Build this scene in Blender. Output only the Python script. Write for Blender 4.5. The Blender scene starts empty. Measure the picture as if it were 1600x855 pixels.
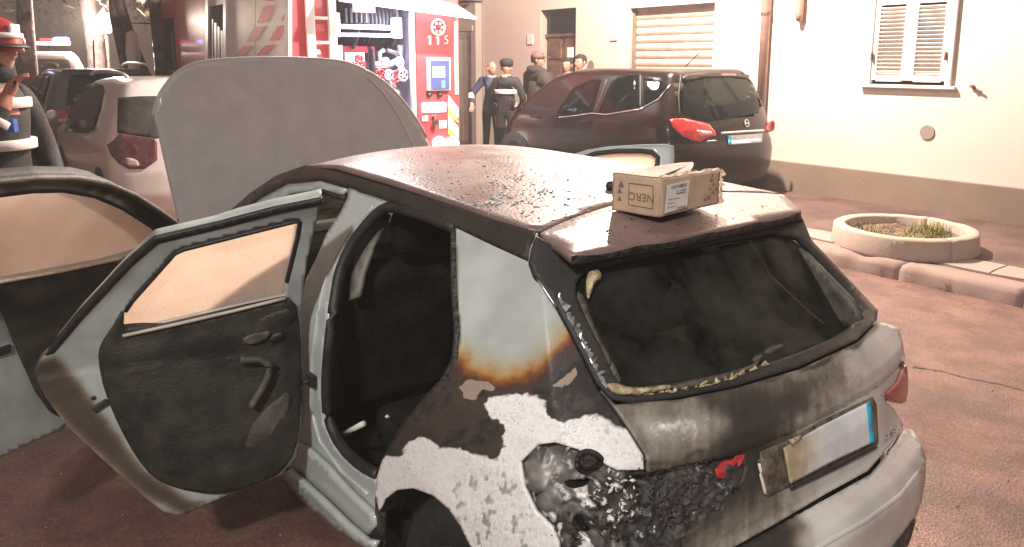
import bpy, bmesh, math, random
import numpy as np
from mathutils import Vector as V, Matrix, noise
from mathutils.geometry import delaunay_2d_cdt
random.seed(7)
SC = bpy.context.scene
COL = SC.collection
rad = math.radians

# ---------------------------------------------------------------- camera, world, exposure
FPX, CY, HC = 1200.0, 310.0, 1.80          # lens in photo pixels (1600 wide), optical centre row, eye height
PITCH = math.atan(215 / 1200)
cam = bpy.data.cameras.new('camera'); camo = bpy.data.objects.new('camera', cam); COL.objects.link(camo)
camo.location = (0, 0, HC); camo.rotation_euler = (math.pi / 2 - PITCH, 0, 0)
cam.sensor_width = 36; cam.lens = 36 * FPX / 1600; cam.shift_y = -(427.5 - CY) / 1600
cam.clip_end = 500; cam.clip_start = 0.05
SC.camera = camo
w = bpy.data.worlds.new('World'); SC.world = w; w.use_nodes = True
w.node_tree.nodes['Background'].inputs[0].default_value = (0.60, 0.49, 0.46, 1)   # town glow on a hazy night sky
w.node_tree.nodes['Background'].inputs[1].default_value = 0.42
SC.view_settings.view_transform = 'Standard'; SC.view_settings.look = 'None'
SC.view_settings.exposure = 0.45; SC.view_settings.gamma = 1.0

# street frame: s runs along the street away from the camera, n across it to the house wall
TH = rad(37.4)
SV = V((-math.sin(TH), math.cos(TH), 0)); NV = V((math.cos(TH), math.sin(TH), 0))
def sn(s, n, z=0.0): return SV * s + NV * n + V((0, 0, z))

def lamp(name, kind, loc, energy, color, target=None, size=.3, angle=None, blend=.6):
    l = bpy.data.lights.new(name, kind); l.energy = energy; l.color = color
    o = bpy.data.objects.new(name, l); COL.objects.link(o); o.location = loc
    if kind == 'AREA': l.shape = 'DISK'; l.size = size
    else: l.shadow_soft_size = size
    if angle: l.spot_size = rad(angle); l.spot_blend = blend
    if target is not None: o.rotation_euler = (V(target) - V(loc)).to_track_quat('-Z', 'Y').to_euler()
    return o
# floodlight mast of the fire engine, its lit pump bay, wall lamp, lantern, and an added fill lamp
lamp('floodlight_beam', 'SPOT', sn(9.6, 4.3, 4.6), 450, (1, .93, .90), sn(4.5, 5.2, .6), .16, 120, .7)
lamp('bay_light', 'AREA', sn(9.0, 5.0, 2.30), 20, (.92, .90, 1), sn(9.6, 4.9, 1.4), .5)
WLAMP = sn(6.0, 6.5, 5.2)      # street lamp on a bracket from the house wall: the key light
lamp('wall_lamp_glow', 'POINT', WLAMP, 3400, (1, .84, .72), None, .09)
lamp('lantern_glow', 'POINT', V((-9.35, 17.6, 2.7)), 1100, (1, .80, .66), None, .15)
lamp('fill_lamp_spot', 'SPOT', V((-1.4, -3.6, 5.2)), 1600, (1, .965, .93), V((.35, 2.7, .75)), .25, 52, 1.0)  # unseen fill added behind the camera to brighten the near car

# ---------------------------------------------------------------- tagging
def tag(o, label=None, cat=None, group=None, kind=None):
    if label: o['label'] = label
    if cat: o['category'] = cat
    if group: o['group'] = group
    if kind: o['kind'] = kind
    return o
def empty(name, loc=(0, 0, 0), rz=0.0, parent=None):
    o = bpy.data.objects.new(name, None); COL.objects.link(o); o.empty_display_size = .1
    o.location = loc; o.rotation_euler = (0, 0, rz)
    if parent: o.parent = parent
    return o
def link(name, verts, faces, mat, parent=None, smooth=False, thick=0, off=-1, bevel=0, mats=None, midx=None):
    me = bpy.data.meshes.new(name); me.from_pydata([tuple(v) for v in verts], [], faces); me.update()
    bm = bmesh.new(); bm.from_mesh(me); bmesh.ops.recalc_face_normals(bm, faces=bm.faces) if mats is None and not thick else None
    bm.to_mesh(me); bm.free()
    for m in (mats or [mat]): me.materials.append(m)
    if midx: me.polygons.foreach_set('material_index', midx)
    if smooth: me.polygons.foreach_set('use_smooth', [True] * len(me.polygons))
    o = bpy.data.objects.new(name, me); COL.objects.link(o)
    if parent: o.parent = parent
    if thick:
        s = o.modifiers.new('thickness', 'SOLIDIFY'); s.thickness = thick; s.offset = off
    if bevel:
        b = o.modifiers.new('edge', 'BEVEL'); b.width = bevel; b.segments = 2; b.limit_method = 'ANGLE'
    return o

# ---------------------------------------------------------------- materials
def nt(name):
    m = bpy.data.materials.new(name); m.use_nodes = True; t = m.node_tree
    return m, t, t.nodes['Principled BSDF']
def N(t, typ, **k):
    n = t.nodes.new(typ)
    for a, b in k.items():
        if a.startswith('i_'): n.inputs[a[2:].replace('_', ' ')].default_value = b
        else: setattr(n, a, b)
    return n
def rgba(c): return (c[0], c[1], c[2], 1)
def mat(name, col, rough=.5, metal=0, var=.12, vs=8, bump=0, bs=60, coat=0, emit=None, es=0, trans=0, alpha=1, spec=.5, col2=None, rvar=0, sheen=0):
    m, t, b = nt(name)
    tc = N(t, 'ShaderNodeTexCoord'); nz = N(t, 'ShaderNodeTexNoise', i_Scale=vs, i_Detail=6, i_Roughness=.6)
    t.links.new(tc.outputs['Object'], nz.inputs['Vector'])
    mx = N(t, 'ShaderNodeMix', data_type='RGBA')
    c2 = col2 or [max(0, c * (1 - var * 1.6)) for c in col]; c1 = col if col2 else [min(1, c * (1 + var)) for c in col]
    mx.inputs[6].default_value = rgba(c1); mx.inputs[7].default_value = rgba(c2)
    rp = N(t, 'ShaderNodeMapRange'); rp.inputs[1].default_value = .35; rp.inputs[2].default_value = .65
    t.links.new(nz.outputs[0], rp.inputs[0]); t.links.new(rp.outputs[0], mx.inputs[0])
    t.links.new(mx.outputs[2], b.inputs['Base Color'])
    b.inputs['Roughness'].default_value = rough; b.inputs['Metallic'].default_value = metal
    b.inputs['Coat Weight'].default_value = coat; b.inputs['Coat Roughness'].default_value = .06
    b.inputs['Specular IOR Level'].default_value = spec
    if rvar:
        rr = N(t, 'ShaderNodeMapRange'); rr.inputs[3].default_value = max(0, rough - rvar); rr.inputs[4].default_value = min(1, rough + rvar)
        rr.inputs[1].default_value = .3; rr.inputs[2].default_value = .7
        t.links.new(nz.outputs[0], rr.inputs[0]); t.links.new(rr.outputs[0], b.inputs['Roughness'])
    if emit: b.inputs['Emission Color'].default_value = rgba(emit); b.inputs['Emission Strength'].default_value = es
    if trans: b.inputs['Transmission Weight'].default_value = trans
    if alpha < 1: b.inputs['Alpha'].default_value = alpha
    if bump:
        n2 = N(t, 'ShaderNodeTexNoise', i_Scale=bs, i_Detail=5); t.links.new(tc.outputs['Object'], n2.inputs['Vector'])
        bp = N(t, 'ShaderNodeBump', i_Strength=min(1, bump), i_Distance=.02); t.links.new(n2.outputs[0], bp.inputs['Height'])
        t.links.new(bp.outputs[0], b.inputs['Normal'])
    return m
def glass_mat(name, tint, trans, rough=.03, spec=.5, film=0):
    m, t, b = nt(name); out = t.nodes['Material Output']
    tr = N(t, 'ShaderNodeBsdfTransparent'); tr.inputs[0].default_value = rgba(tint)
    b.inputs['Base Color'].default_value = (.01, .01, .012, 1); b.inputs['Specular IOR Level'].default_value = spec; b.inputs['Roughness'].default_value = rough
    mx = N(t, 'ShaderNodeMixShader'); mx.inputs[0].default_value = trans
    if film:
        tc = N(t, 'ShaderNodeTexCoord'); nz = N(t, 'ShaderNodeTexNoise', i_Scale=5, i_Detail=8, i_Roughness=.65); t.links.new(tc.outputs['Object'], nz.inputs[0])
        mr = N(t, 'ShaderNodeMapRange'); mr.inputs[1].default_value = .35; mr.inputs[2].default_value = .65; mr.inputs[3].default_value = trans - film; mr.inputs[4].default_value = min(1, trans + film); t.links.new(nz.outputs[0], mr.inputs[0]); t.links.new(mr.outputs[0], mx.inputs[0])
        b.inputs['Base Color'].default_value = (.030, .033, .026, 1)
    t.links.new(b.outputs[0], mx.inputs[1]); t.links.new(tr.outputs[0], mx.inputs[2]); t.links.new(mx.outputs[0], out.inputs[0])
    return m
def fogged_mat(name, col):      # smoke-filmed, water-beaded pane: light from behind glows through it
    m, t, b = nt(name); out = t.nodes['Material Output']
    tc = N(t, 'ShaderNodeTexCoord'); nz = N(t, 'ShaderNodeTexNoise', i_Scale=6, i_Detail=8, i_Roughness=.7); n2 = N(t, 'ShaderNodeTexNoise', i_Scale=140, i_Detail=3)
    t.links.new(tc.outputs['Object'], nz.inputs[0]); t.links.new(tc.outputs['Object'], n2.inputs[0])
    ad = N(t, 'ShaderNodeMath', operation='ADD'); t.links.new(nz.outputs[0], ad.inputs[0]); t.links.new(n2.outputs[0], ad.inputs[1])
    rp = N(t, 'ShaderNodeMapRange'); rp.inputs[1].default_value = .75; rp.inputs[2].default_value = 1.25; t.links.new(ad.outputs[0], rp.inputs[0])
    mx = N(t, 'ShaderNodeMix', data_type='RGBA'); mx.inputs[6].default_value = rgba(col); mx.inputs[7].default_value = rgba([c * .86 for c in col])
    t.links.new(rp.outputs[0], mx.inputs[0])
    tl = N(t, 'ShaderNodeBsdfTranslucent'); t.links.new(mx.outputs[2], tl.inputs[0])
    t.links.new(mx.outputs[2], b.inputs['Base Color']); b.inputs['Roughness'].default_value = .4
    ms = N(t, 'ShaderNodeMixShader'); ms.inputs[0].default_value = .80
    t.links.new(b.outputs[0], ms.inputs[1]); t.links.new(tl.outputs[0], ms.inputs[2]); t.links.new(ms.outputs[0], out.inputs[0])
    return m
def emat(name, col, s): return mat(name, [c * .6 for c in col], .4, emit=col, es=s)

def burnt_mat(name, paint, rough=.28, soot=(.020, .017, .015), coat=.5, flake=.35, ramp=None):
    # fire-damaged paint; attribute 'burn' carries R soot depth, G bare white ash, B tan flakes
    m, t, b = nt(name); L = t.links.new
    at = N(t, 'ShaderNodeAttribute', attribute_name='burn'); sp = N(t, 'ShaderNodeSeparateColor'); L(at.outputs[0], sp.inputs[0])
    tc = N(t, 'ShaderNodeTexCoord')
    n1 = N(t, 'ShaderNodeTexNoise', i_Scale=16, i_Detail=9, i_Roughness=.65); n2 = N(t, 'ShaderNodeTexNoise', i_Scale=75, i_Detail=7, i_Roughness=.7)
    n3 = N(t, 'ShaderNodeTexNoise', i_Scale=5, i_Detail=4)
    for n in (n1, n2, n3): L(tc.outputs['Object'], n.inputs[0])
    def math_(op, a, bb):
        x = N(t, 'ShaderNodeMath', operation=op)
        for i, v in enumerate((a, bb)):
            if isinstance(v, (int, float)): x.inputs[i].default_value = v
            else: L(v, x.inputs[i])
        return x.outputs[0]
    # soot amount with uneven rim
    s = math_('MULTIPLY', sp.outputs[0], math_('SUBTRACT', 1, sp.outputs[0]))
    s = math_('MULTIPLY', math_('MULTIPLY', s, 1.5), math_('SUBTRACT', n1.outputs[0], .5))
    s = math_('ADD', s, sp.outputs[0])
    cr = N(t, 'ShaderNodeValToRGB'); e = cr.color_ramp.elements
    e[0].position = 0.03; e[0].color = rgba(paint); e[1].position = 1; e[1].color = rgba(soot)
    for pos, c in ramp or ((.30, [paint[0] * .95, paint[1] * .86, paint[2] * .66]), (.46, (.42, .25, .09)), (.56, (.24, .085, .02)), (.68, (.065, .034, .022)), (.85, (.05, .038, .031))):
        k = e.new(pos); k.color = rgba(c)
    L(s, cr.inputs[0])
    # soot mottling
    mm = N(t, 'ShaderNodeMix', data_type='RGBA', blend_type='MULTIPLY'); mm.inputs[0].default_value = 1
    mr = N(t, 'ShaderNodeMapRange'); mr.inputs[1].default_value = .3; mr.inputs[2].default_value = .7; mr.inputs[3].default_value = .70; mr.inputs[4].default_value = 1.15
    L(n3.outputs[0], mr.inputs[0]); cc = N(t, 'ShaderNodeCombineColor'); [L(mr.outputs[0], cc.inputs[i]) for i in range(3)]
    L(cr.outputs[0], mm.inputs[6]); L(cc.outputs[0], mm.inputs[7])
    # tan flakes
    tb = N(t, 'ShaderNodeMapRange'); tb.inputs[1].default_value = .46; tb.inputs[2].default_value = .54
    L(math_('ADD', sp.outputs[2], math_('MULTIPLY', math_('SUBTRACT', n1.outputs[0], .5), .5)), tb.inputs[0])
    x1 = N(t, 'ShaderNodeMix', data_type='RGBA'); L(tb.outputs[0], x1.inputs[0]); L(mm.outputs[2], x1.inputs[6]); x1.inputs[7].default_value = (.30, .235, .185, 1)
    # ash
    ga = N(t, 'ShaderNodeMapRange'); ga.inputs[1].default_value = .38; ga.inputs[2].default_value = .64
    gg = math_('ADD', sp.outputs[1], math_('MULTIPLY', math_('SUBTRACT', n1.outputs[0], .5), .40))
    gg = math_('ADD', gg, math_('MULTIPLY', math_('SUBTRACT', n2.outputs[0], .5), flake)); L(gg, ga.inputs[0])
    ac = N(t, 'ShaderNodeValToRGB'); e = ac.color_ramp.elements
    e[0].position = .32; e[0].color = (.30, .29, .28, 1); e[1].position = .50; e[1].color = (.80, .78, .755, 1); k = e.new(.40); k.color = (.66, .64, .62, 1)
    L(math_('ADD', math_('MULTIPLY', n2.outputs[0], .55), math_('MULTIPLY', math_('ADD', n1.outputs[0], n3.outputs[0]), .225)), ac.inputs[0])
    x2 = N(t, 'ShaderNodeMix', data_type='RGBA'); L(ga.outputs[0], x2.inputs[0]); L(x1.outputs[2], x2.inputs[6]); L(ac.outputs[0], x2.inputs[7])
    n4 = N(t, 'ShaderNodeTexNoise', i_Scale=190, i_Detail=4, i_Roughness=.7); L(tc.outputs['Object'], n4.inputs[0])
    dk = N(t, 'ShaderNodeMapRange'); dk.inputs[1].default_value = .56; dk.inputs[2].default_value = .72; L(math_('ADD', math_('MULTIPLY', n4.outputs[0], .6), math_('MULTIPLY', n1.outputs[0], .45)), dk.inputs[0])
    df = math_('SUBTRACT', 1, math_('MULTIPLY', dk.outputs[0], math_('ADD', .10, math_('MULTIPLY', math_('MAXIMUM', sp.outputs[0], sp.outputs[1]), .55))))
    c5 = N(t, 'ShaderNodeCombineColor'); [L(df, c5.inputs[i]) for i in range(3)]
    x5 = N(t, 'ShaderNodeMix', data_type='RGBA', blend_type='MULTIPLY'); x5.inputs[0].default_value = 1; L(x2.outputs[2], x5.inputs[6]); L(c5.outputs[0], x5.inputs[7]); L(x5.outputs[2], b.inputs['Base Color'])
    rr = N(t, 'ShaderNodeMapRange'); rr.inputs[3].default_value = rough; rr.inputs[4].default_value = .62; L(math_('MAXIMUM', s, ga.outputs[0]), rr.inputs[0])
    L(rr.outputs[0], b.inputs['Roughness'])
    ci = math_('MULTIPLY', math_('SUBTRACT', 1, math_('MINIMUM', 1, math_('MAXIMUM', s, ga.outputs[0]))), coat); L(ci, b.inputs['Coat Weight'])
    bp = N(t, 'ShaderNodeBump', i_Strength=.35, i_Distance=.008)
    L(math_('MULTIPLY', math_('ADD', n2.outputs[0], n1.outputs[0]), math_('MAXIMUM', sp.outputs[0], sp.outputs[1])), bp.inputs['Height']); L(bp.outputs[0], b.inputs['Normal'])
    return m

PAINT = (.43, .465, .445)
MT = dict(
    burn=burnt_mat('scorched_paint', PAINT),
    hatch=burnt_mat('sooted_hatch_paint', (.52, .50, .46), .34, (.024, .021, .018), .3, .35, ((.22, (.40, .37, .32)), (.42, (.19, .165, .13)), (.6, (.075, .062, .048)), (.8, (.034, .029, .023)))),
    doorb=burnt_mat('smoke_stained_paint', PAINT, .33, (.022, .02, .018), .3, .35, ((.25, (.33, .33, .29)), (.45, (.17, .13, .09)), (.6, (.10, .072, .05)), (.8, (.06, .045, .035)))),
    paint=mat('pale_grey_paint', PAINT, .33, 0, .06, 14, coat=.35, rvar=.1),
    hood=mat('dusty_grey_paint', (.40, .36, .345), .5, 0, .05, 9, coat=.1, rvar=.1, bump=.03, bs=200),
    roof=None,
    black=mat('black_rubber', (.02, .019, .018), .55, 0, .3, 20, bump=.2, bs=90),
    char=mat('charred_plastic', (.03, .026, .022), .5, 0, .5, 24, bump=.9, bs=45, rvar=.25),
    trim=mat('smoky_black_trim', (.027, .023, .017), .62, 0, .4, 10, bump=.25, bs=130),
    trim2=mat('ashy_grey_trim', (.085, .074, .058), .6, 0, .3, 16, bump=.2, bs=80),
    interior=mat('burnt_interior', (.013, .012, .010), .9, 0, .5, 7, bump=.4, bs=40, spec=.12),
    innerw=mat('sooty_pillar_lining', (.15, .14, .115), .6, 0, .5, 9, bump=.2, bs=60),
    residue=mat('singed_residue', (.62, .50, .30), .5, 0, .35, 40, bump=.5, bs=60, col2=(.20, .15, .08)),
    shard=mat('frosted_glass_shards', (.42, .42, .41), .28, .3, .4, 60, col2=(.10, .10, .10)),
    chrome=mat('chrome', (.75, .75, .76), .16, 1, .05),
    steel=mat('brushed_steel', (.5, .5, .52), .35, .9, .15, 30),
    red_lamp=mat('red_lamp_glass', (.48, .03, .035), .18, 0, .25, 18, coat=.8),
    deadlamp=mat('dull_red_lamp_glass', (.30, .055, .055), .3, 0, .2, 18, coat=.3),
    fog=fogged_mat('smoke_filmed_glass', (.92, .80, .70)),
    tyre=mat('tyre_rubber', (.02, .02, .02), .7, 0, .2, 30, bump=.3, bs=80),
    rim=mat('sooty_rim', (.10, .10, .10), .4, .7, .4, 18),
    card=mat('brown_cardboard', (.46, .325, .22), .8, 0, .09, 12, bump=.08, bs=150),
    card2=mat('torn_cardboard_edge', (.68, .52, .40), .85, 0, .15, 30, bump=.3, bs=120),
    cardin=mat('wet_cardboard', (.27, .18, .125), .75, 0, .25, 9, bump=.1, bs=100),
    ink=mat('brown_ink', (.17, .115, .08), .8), inkd=mat('grey_ink', (.16, .15, .14), .8),
    paper=mat('label_paper', (.66, .63, .56), .7, 0, .06, 20),
    black_paint=mat('black_car_paint', (.014, .007, .005), .25, 0, .15, 8, coat=.14, spec=.22),
    silver=mat('silver_car_paint', (.80, .74, .73), .28, .25, .05, 6, coat=.7),
    white_paint=mat('white_van_paint', (.78, .76, .74), .35, 0, .05, 6, coat=.4),
    dark_paint=mat('dark_grey_car_paint', (.10, .085, .08), .25, .2, .1, 6, coat=.8),
    cglass=glass_mat('tinted_car_glass', (.62, .66, .60), .62, .03, .25), sootglass=glass_mat('sooty_glass', (.60, .57, .48), .62, .25, .5, .34), dglass=glass_mat('dark_car_glass', (.25, .25, .25), .25),
    plate=mat('blank_plate', (.62, .70, .74), .4, 0, .12, 14), plateb=mat('plate_blue_band', (.02, .42, .62), .4),
    fire_red=mat('fire_engine_red', (.60, .075, .09), .3, 0, .06, 5, coat=.6),
    fire_white=mat('fire_engine_white', (.80, .77, .72), .4, 0, .04, 5),
    stripe=mat('pale_red_reflective', (.70, .16, .18), .4, 0, .08, 14),
    alu=mat('bright_aluminium', (.80, .80, .84), .35, .5, .06, 20),
    baydark=mat('dark_locker', (.12, .11, .16), .6, 0, .2, 9), hosem=mat('black_hose', (.035, .03, .05), .5, 0, .2, 12),
    wred=mat('red_handwheel', (.55, .03, .05), .35, 0, .1, 9, coat=.5), violet=mat('bluish_locker_lining', (.22, .20, .30), .5, 0, .1, 9),
    led=emat('led_panel', (1, .97, .98), 3.0), lampw=emat('lit_white_lamp', (1, .90, .84), 8.0), lampr=emat('lit_red_lamp', (1, .15, .1), 3.0),
    screen=emat('lit_screen', (.62, .78, 1), 1.6), screenb=emat('dim_blue_screen', (.10, .12, .34), .6), green=emat('green_pilot', (.1, 1, .35), 2.0),
    blue=emat('blue_beacon', (.25, .35, 1), 5.0), lantern=emat('lit_lantern', (1, .86, .72), 1.3),
    yellow=mat('reflective_yellow', (.85, .62, .12), .4),
)
def plaster(name, c1, c2, stain):
    m, t, b = nt(name); L = t.links.new; tc = N(t, 'ShaderNodeTexCoord')
    a = N(t, 'ShaderNodeTexNoise', i_Scale=.55, i_Detail=6, i_Roughness=.6); n = N(t, 'ShaderNodeTexNoise', i_Scale=5, i_Detail=9, i_Roughness=.7); f = N(t, 'ShaderNodeTexNoise', i_Scale=55, i_Detail=6)
    for q in (a, n, f): L(tc.outputs['Object'], q.inputs[0])
    r1 = N(t, 'ShaderNodeMapRange'); r1.inputs[1].default_value = .42; r1.inputs[2].default_value = .6; L(a.outputs[0], r1.inputs[0])
    x = N(t, 'ShaderNodeMix', data_type='RGBA'); L(r1.outputs[0], x.inputs[0]); x.inputs[6].default_value = rgba(c1); x.inputs[7].default_value = rgba(c2)
    r2 = N(t, 'ShaderNodeMapRange'); r2.inputs[1].default_value = .60; r2.inputs[2].default_value = .75; r2.inputs[4].default_value = .75; L(n.outputs[0], r2.inputs[0])
    y = N(t, 'ShaderNodeMix', data_type='RGBA'); L(r2.outputs[0], y.inputs[0]); L(x.outputs[2], y.inputs[6]); y.inputs[7].default_value = rgba(stain)
    L(y.outputs[2], b.inputs['Base Color']); b.inputs['Roughness'].default_value = .9
    bp = N(t, 'ShaderNodeBump', i_Strength=.25, i_Distance=.01); L(f.outputs[0], bp.inputs['Height']); L(bp.outputs[0], b.inputs['Normal'])
    return m
MT['wall'] = plaster('house_plaster', (.62, .545, .465), (.62, .50, .445), (.47, .39, .33))
MT['wall2'] = plaster('old_plaster', (.42, .36, .31), (.36, .30, .27), (.27, .22, .20))
MT['plinth'] = plaster('plinth_render', (.25, .18, .132), (.19, .14, .105), (.33, .25, .18))
MT['concrete'] = plaster('planter_concrete', (.42, .325, .26), (.35, .27, .215), (.24, .18, .14))
MT['kerb'] = plaster('kerb_stone', (.27, .19, .155), (.22, .155, .125), (.14, .095, .08))
MT['stone'] = plaster('pale_stone', (.30, .235, .20), (.26, .20, .17), (.18, .13, .11))
MT['facade'] = plaster('far_facade', (.30, .21, .17), (.36, .25, .19), (.2, .14, .12))
MT['wood'] = mat('dark_wood', (.155, .085, .058), .5, 0, .35, 5, bump=.2, bs=40)
MT['gate'] = mat('dull_brown_metal', (.20, .15, .12), .5, 0, .2, 5)
MT['shutter'] = mat('beige_shutter', (.56, .43, .34), .45, 0, .1, 6)
MT['whitewood'] = mat('white_painted_wood', (.78, .74, .70), .5, 0, .06, 9)
MT['pipe'] = mat('brown_downpipe', (.40, .24, .19), .45, .2, .15, 5)
MT['iron'] = mat('rusty_iron', (.16, .10, .08), .6, .5, .3, 20)
MT['soil'] = mat('dry_soil', (.13, .075, .05), .95, 0, .5, 12, bump=.8, bs=30)
MT['grass'] = mat('dry_grass', (.26, .24, .06), .7, 0, .5, 4, col2=(.12, .14, .03))
MT['bark'] = mat('bark', (.12, .085, .085), .9, 0, .35, 6, bump=.8, bs=14)
MT['leaf'] = mat('leaf', (.07, .06, .03), .7, 0, .5, 3)
def asphalt(name, c1, c2, rough):
    m, t, b = nt(name); L = t.links.new; tc = N(t, 'ShaderNodeTexCoord')
    a = N(t, 'ShaderNodeTexNoise', i_Scale=.7, i_Detail=7, i_Roughness=.65); g = N(t, 'ShaderNodeTexNoise', i_Scale=55, i_Detail=5, i_Roughness=.75)
    v = N(t, 'ShaderNodeTexVoronoi', i_Scale=90.0)
    for q in (a, g, v): L(tc.outputs['Object'], q.inputs[0])
    r1 = N(t, 'ShaderNodeMapRange'); r1.inputs[1].default_value = .35; r1.inputs[2].default_value = .65; L(a.outputs[0], r1.inputs[0])
    x = N(t, 'ShaderNodeMix', data_type='RGBA'); L(r1.outputs[0], x.inputs[0]); x.inputs[6].default_value = rgba(c1); x.inputs[7].default_value = rgba(c2)
    r2 = N(t, 'ShaderNodeMapRange'); r2.inputs[1].default_value = .3; r2.inputs[2].default_value = .7; r2.inputs[3].default_value = .55; r2.inputs[4].default_value = 1.5; L(g.outputs[0], r2.inputs[0])
    cc = N(t, 'ShaderNodeCombineColor'); [L(r2.outputs[0], cc.inputs[i]) for i in range(3)]
    y = N(t, 'ShaderNodeMix', data_type='RGBA', blend_type='MULTIPLY'); y.inputs[0].default_value = 1; L(x.outputs[2], y.inputs[6]); L(cc.outputs[0], y.inputs[7])
    pt = N(t, 'ShaderNodeTexNoise', i_Scale=2.3, i_Detail=8, i_Roughness=.7); L(tc.outputs['Object'], pt.inputs[0])
    r4 = N(t, 'ShaderNodeMapRange'); r4.inputs[1].default_value = .40; r4.inputs[2].default_value = .62; r4.inputs[3].default_value = .62; r4.inputs[4].default_value = 1.18; L(pt.outputs[0], r4.inputs[0])
    c4 = N(t, 'ShaderNodeCombineColor'); [L(r4.outputs[0], c4.inputs[i]) for i in range(3)]
    y4 = N(t, 'ShaderNodeMix', data_type='RGBA', blend_type='MULTIPLY'); y4.inputs[0].default_value = 1; L(y.outputs[2], y4.inputs[6]); L(c4.outputs[0], y4.inputs[7])
    L(y4.outputs[2], b.inputs['Base Color'])
    r3 = N(t, 'ShaderNodeMapRange'); r3.inputs[1].default_value = .4; r3.inputs[2].default_value = .62; r3.inputs[3].default_value = rough; r3.inputs[4].default_value = .8; L(a.outputs[0], r3.inputs[0]); L(r3.outputs[0], b.inputs['Roughness'])
    bp = N(t, 'ShaderNodeBump', i_Strength=.3, i_Distance=.008); L(v.outputs[0], bp.inputs['Height']); L(bp.outputs[0], b.inputs['Normal'])
    return m
MT['asphalt'] = asphalt('red_brown_asphalt', (.175, .092, .069), (.13, .069, .052), .5)
MT['pave'] = asphalt('pavement_asphalt', (.085, .048, .038), (.115, .066, .052), .75)
def roof_mat():
    m, t, b = nt('wet_sooty_roof'); L = t.links.new; tc = N(t, 'ShaderNodeTexCoord')
    a = N(t, 'ShaderNodeTexNoise', i_Scale=4, i_Detail=8, i_Roughness=.6); d = N(t, 'ShaderNodeTexVoronoi', i_Scale=85.0); f = N(t, 'ShaderNodeTexNoise', i_Scale=35, i_Detail=6, i_Roughness=.7)
    mp = N(t, 'ShaderNodeMapping'); mp.inputs['Scale'].default_value = (1, 2.2, 1); L(tc.outputs['Object'], mp.inputs[0])
    for q in (a, d): L(tc.outputs['Object'], q.inputs[0])
    L(mp.outputs[0], f.inputs[0])
    x = N(t, 'ShaderNodeMix', data_type='RGBA'); x.inputs[6].default_value = (.14, .088, .077, 1); x.inputs[7].default_value = (.22, .142, .124, 1)
    r = N(t, 'ShaderNodeMapRange'); r.inputs[1].default_value = .4; r.inputs[2].default_value = .62; L(a.outputs[0], r.inputs[0]); L(r.outputs[0], x.inputs[0])
    s = N(t, 'ShaderNodeMapRange'); s.inputs[1].default_value = .66; s.inputs[2].default_value = .71; L(f.outputs[0], s.inputs[0])
    y = N(t, 'ShaderNodeMix', data_type='RGBA'); L(s.outputs[0], y.inputs[0]); L(x.outputs[2], y.inputs[6]); y.inputs[7].default_value = (.012, .01, .01, 1)
    L(y.outputs[2], b.inputs['Base Color'])
    rr = N(t, 'ShaderNodeMapRange'); rr.inputs[1].default_value = .35; rr.inputs[2].default_value = .65; rr.inputs[3].default_value = .34; rr.inputs[4].default_value = .55; L(a.outputs[0], rr.inputs[0]); L(rr.outputs[0], b.inputs['Roughness'])
    b.inputs['Specular IOR Level'].default_value = .35; b.inputs['Coat Weight'].default_value = .18; b.inputs['Coat Roughness'].default_value = .22
    bp = N(t, 'ShaderNodeBump', i_Strength=.25, i_Distance=.004); L(d.outputs[0], bp.inputs['Height']); L(bp.outputs[0], b.inputs['Normal'])
    return m
MT['roof'] = roof_mat()

# ---------------------------------------------------------------- sight lines: find where a traced photo point meets a real surface
RC = np.array([[1, 0, 0], [0, math.cos(PITCH), -math.sin(PITCH)], [0, math.sin(PITCH), math.cos(PITCH)]])
class Frame:
    def __init__(s, loc, yaw=0, roll=0, pit=0):
        s.M = Matrix.Translation(V(loc)) @ Matrix.Rotation(yaw, 4, 'Z') @ Matrix.Rotation(pit, 4, 'Y') @ Matrix.Rotation(roll, 4, 'X')
        s.R = np.array(s.M.to_3x3()); s.T = np.array(loc, float)
    def rays(s, P):
        P = np.asarray(P, float); q = np.stack([(P[:, 0] - 800) / FPX, np.ones(len(P)), (CY - P[:, 1]) / FPX], 1)
        d = np.stack([q[:, 0], RC[1, 1] * q[:, 1] + math.sin(PITCH) * q[:, 2], -math.sin(PITCH) * q[:, 1] + math.cos(PITCH) * q[:, 2]], 1)
        return (np.array([0, 0, HC]) - s.T) @ s.R, d @ s.R
    def hit(s, P, F, off=0.0, t0=.5, t1=25, st=.02):
        o, d = s.rays(P); n = len(d); found = np.zeros(n, bool); best = np.full(n, np.nan); bf = np.full(n, 1e9)
        lo = np.full(n, float(t0)); hi = np.full(n, float(t1))
        for k in np.arange(t0, t1, st):
            f = F(o + d * k) - off
            new = (f < 0) & ~found; hi[new] = k; lo[new] = k - st; found |= new
            better = (f < bf) & ~found; bf[better] = f[better]; best[better] = k
            if found.all(): break
        for _ in range(22):
            m = (lo + hi) / 2; ins = F(o + d * m[:, None]) - off < 0
            hi = np.where(ins, m, hi); lo = np.where(ins, lo, m)
        tt = np.where(found, hi, best)
        return o + d * tt[:, None]
def plane(axis, val, sign=1):
    return lambda p: sign * (p[..., axis] - val)

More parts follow.
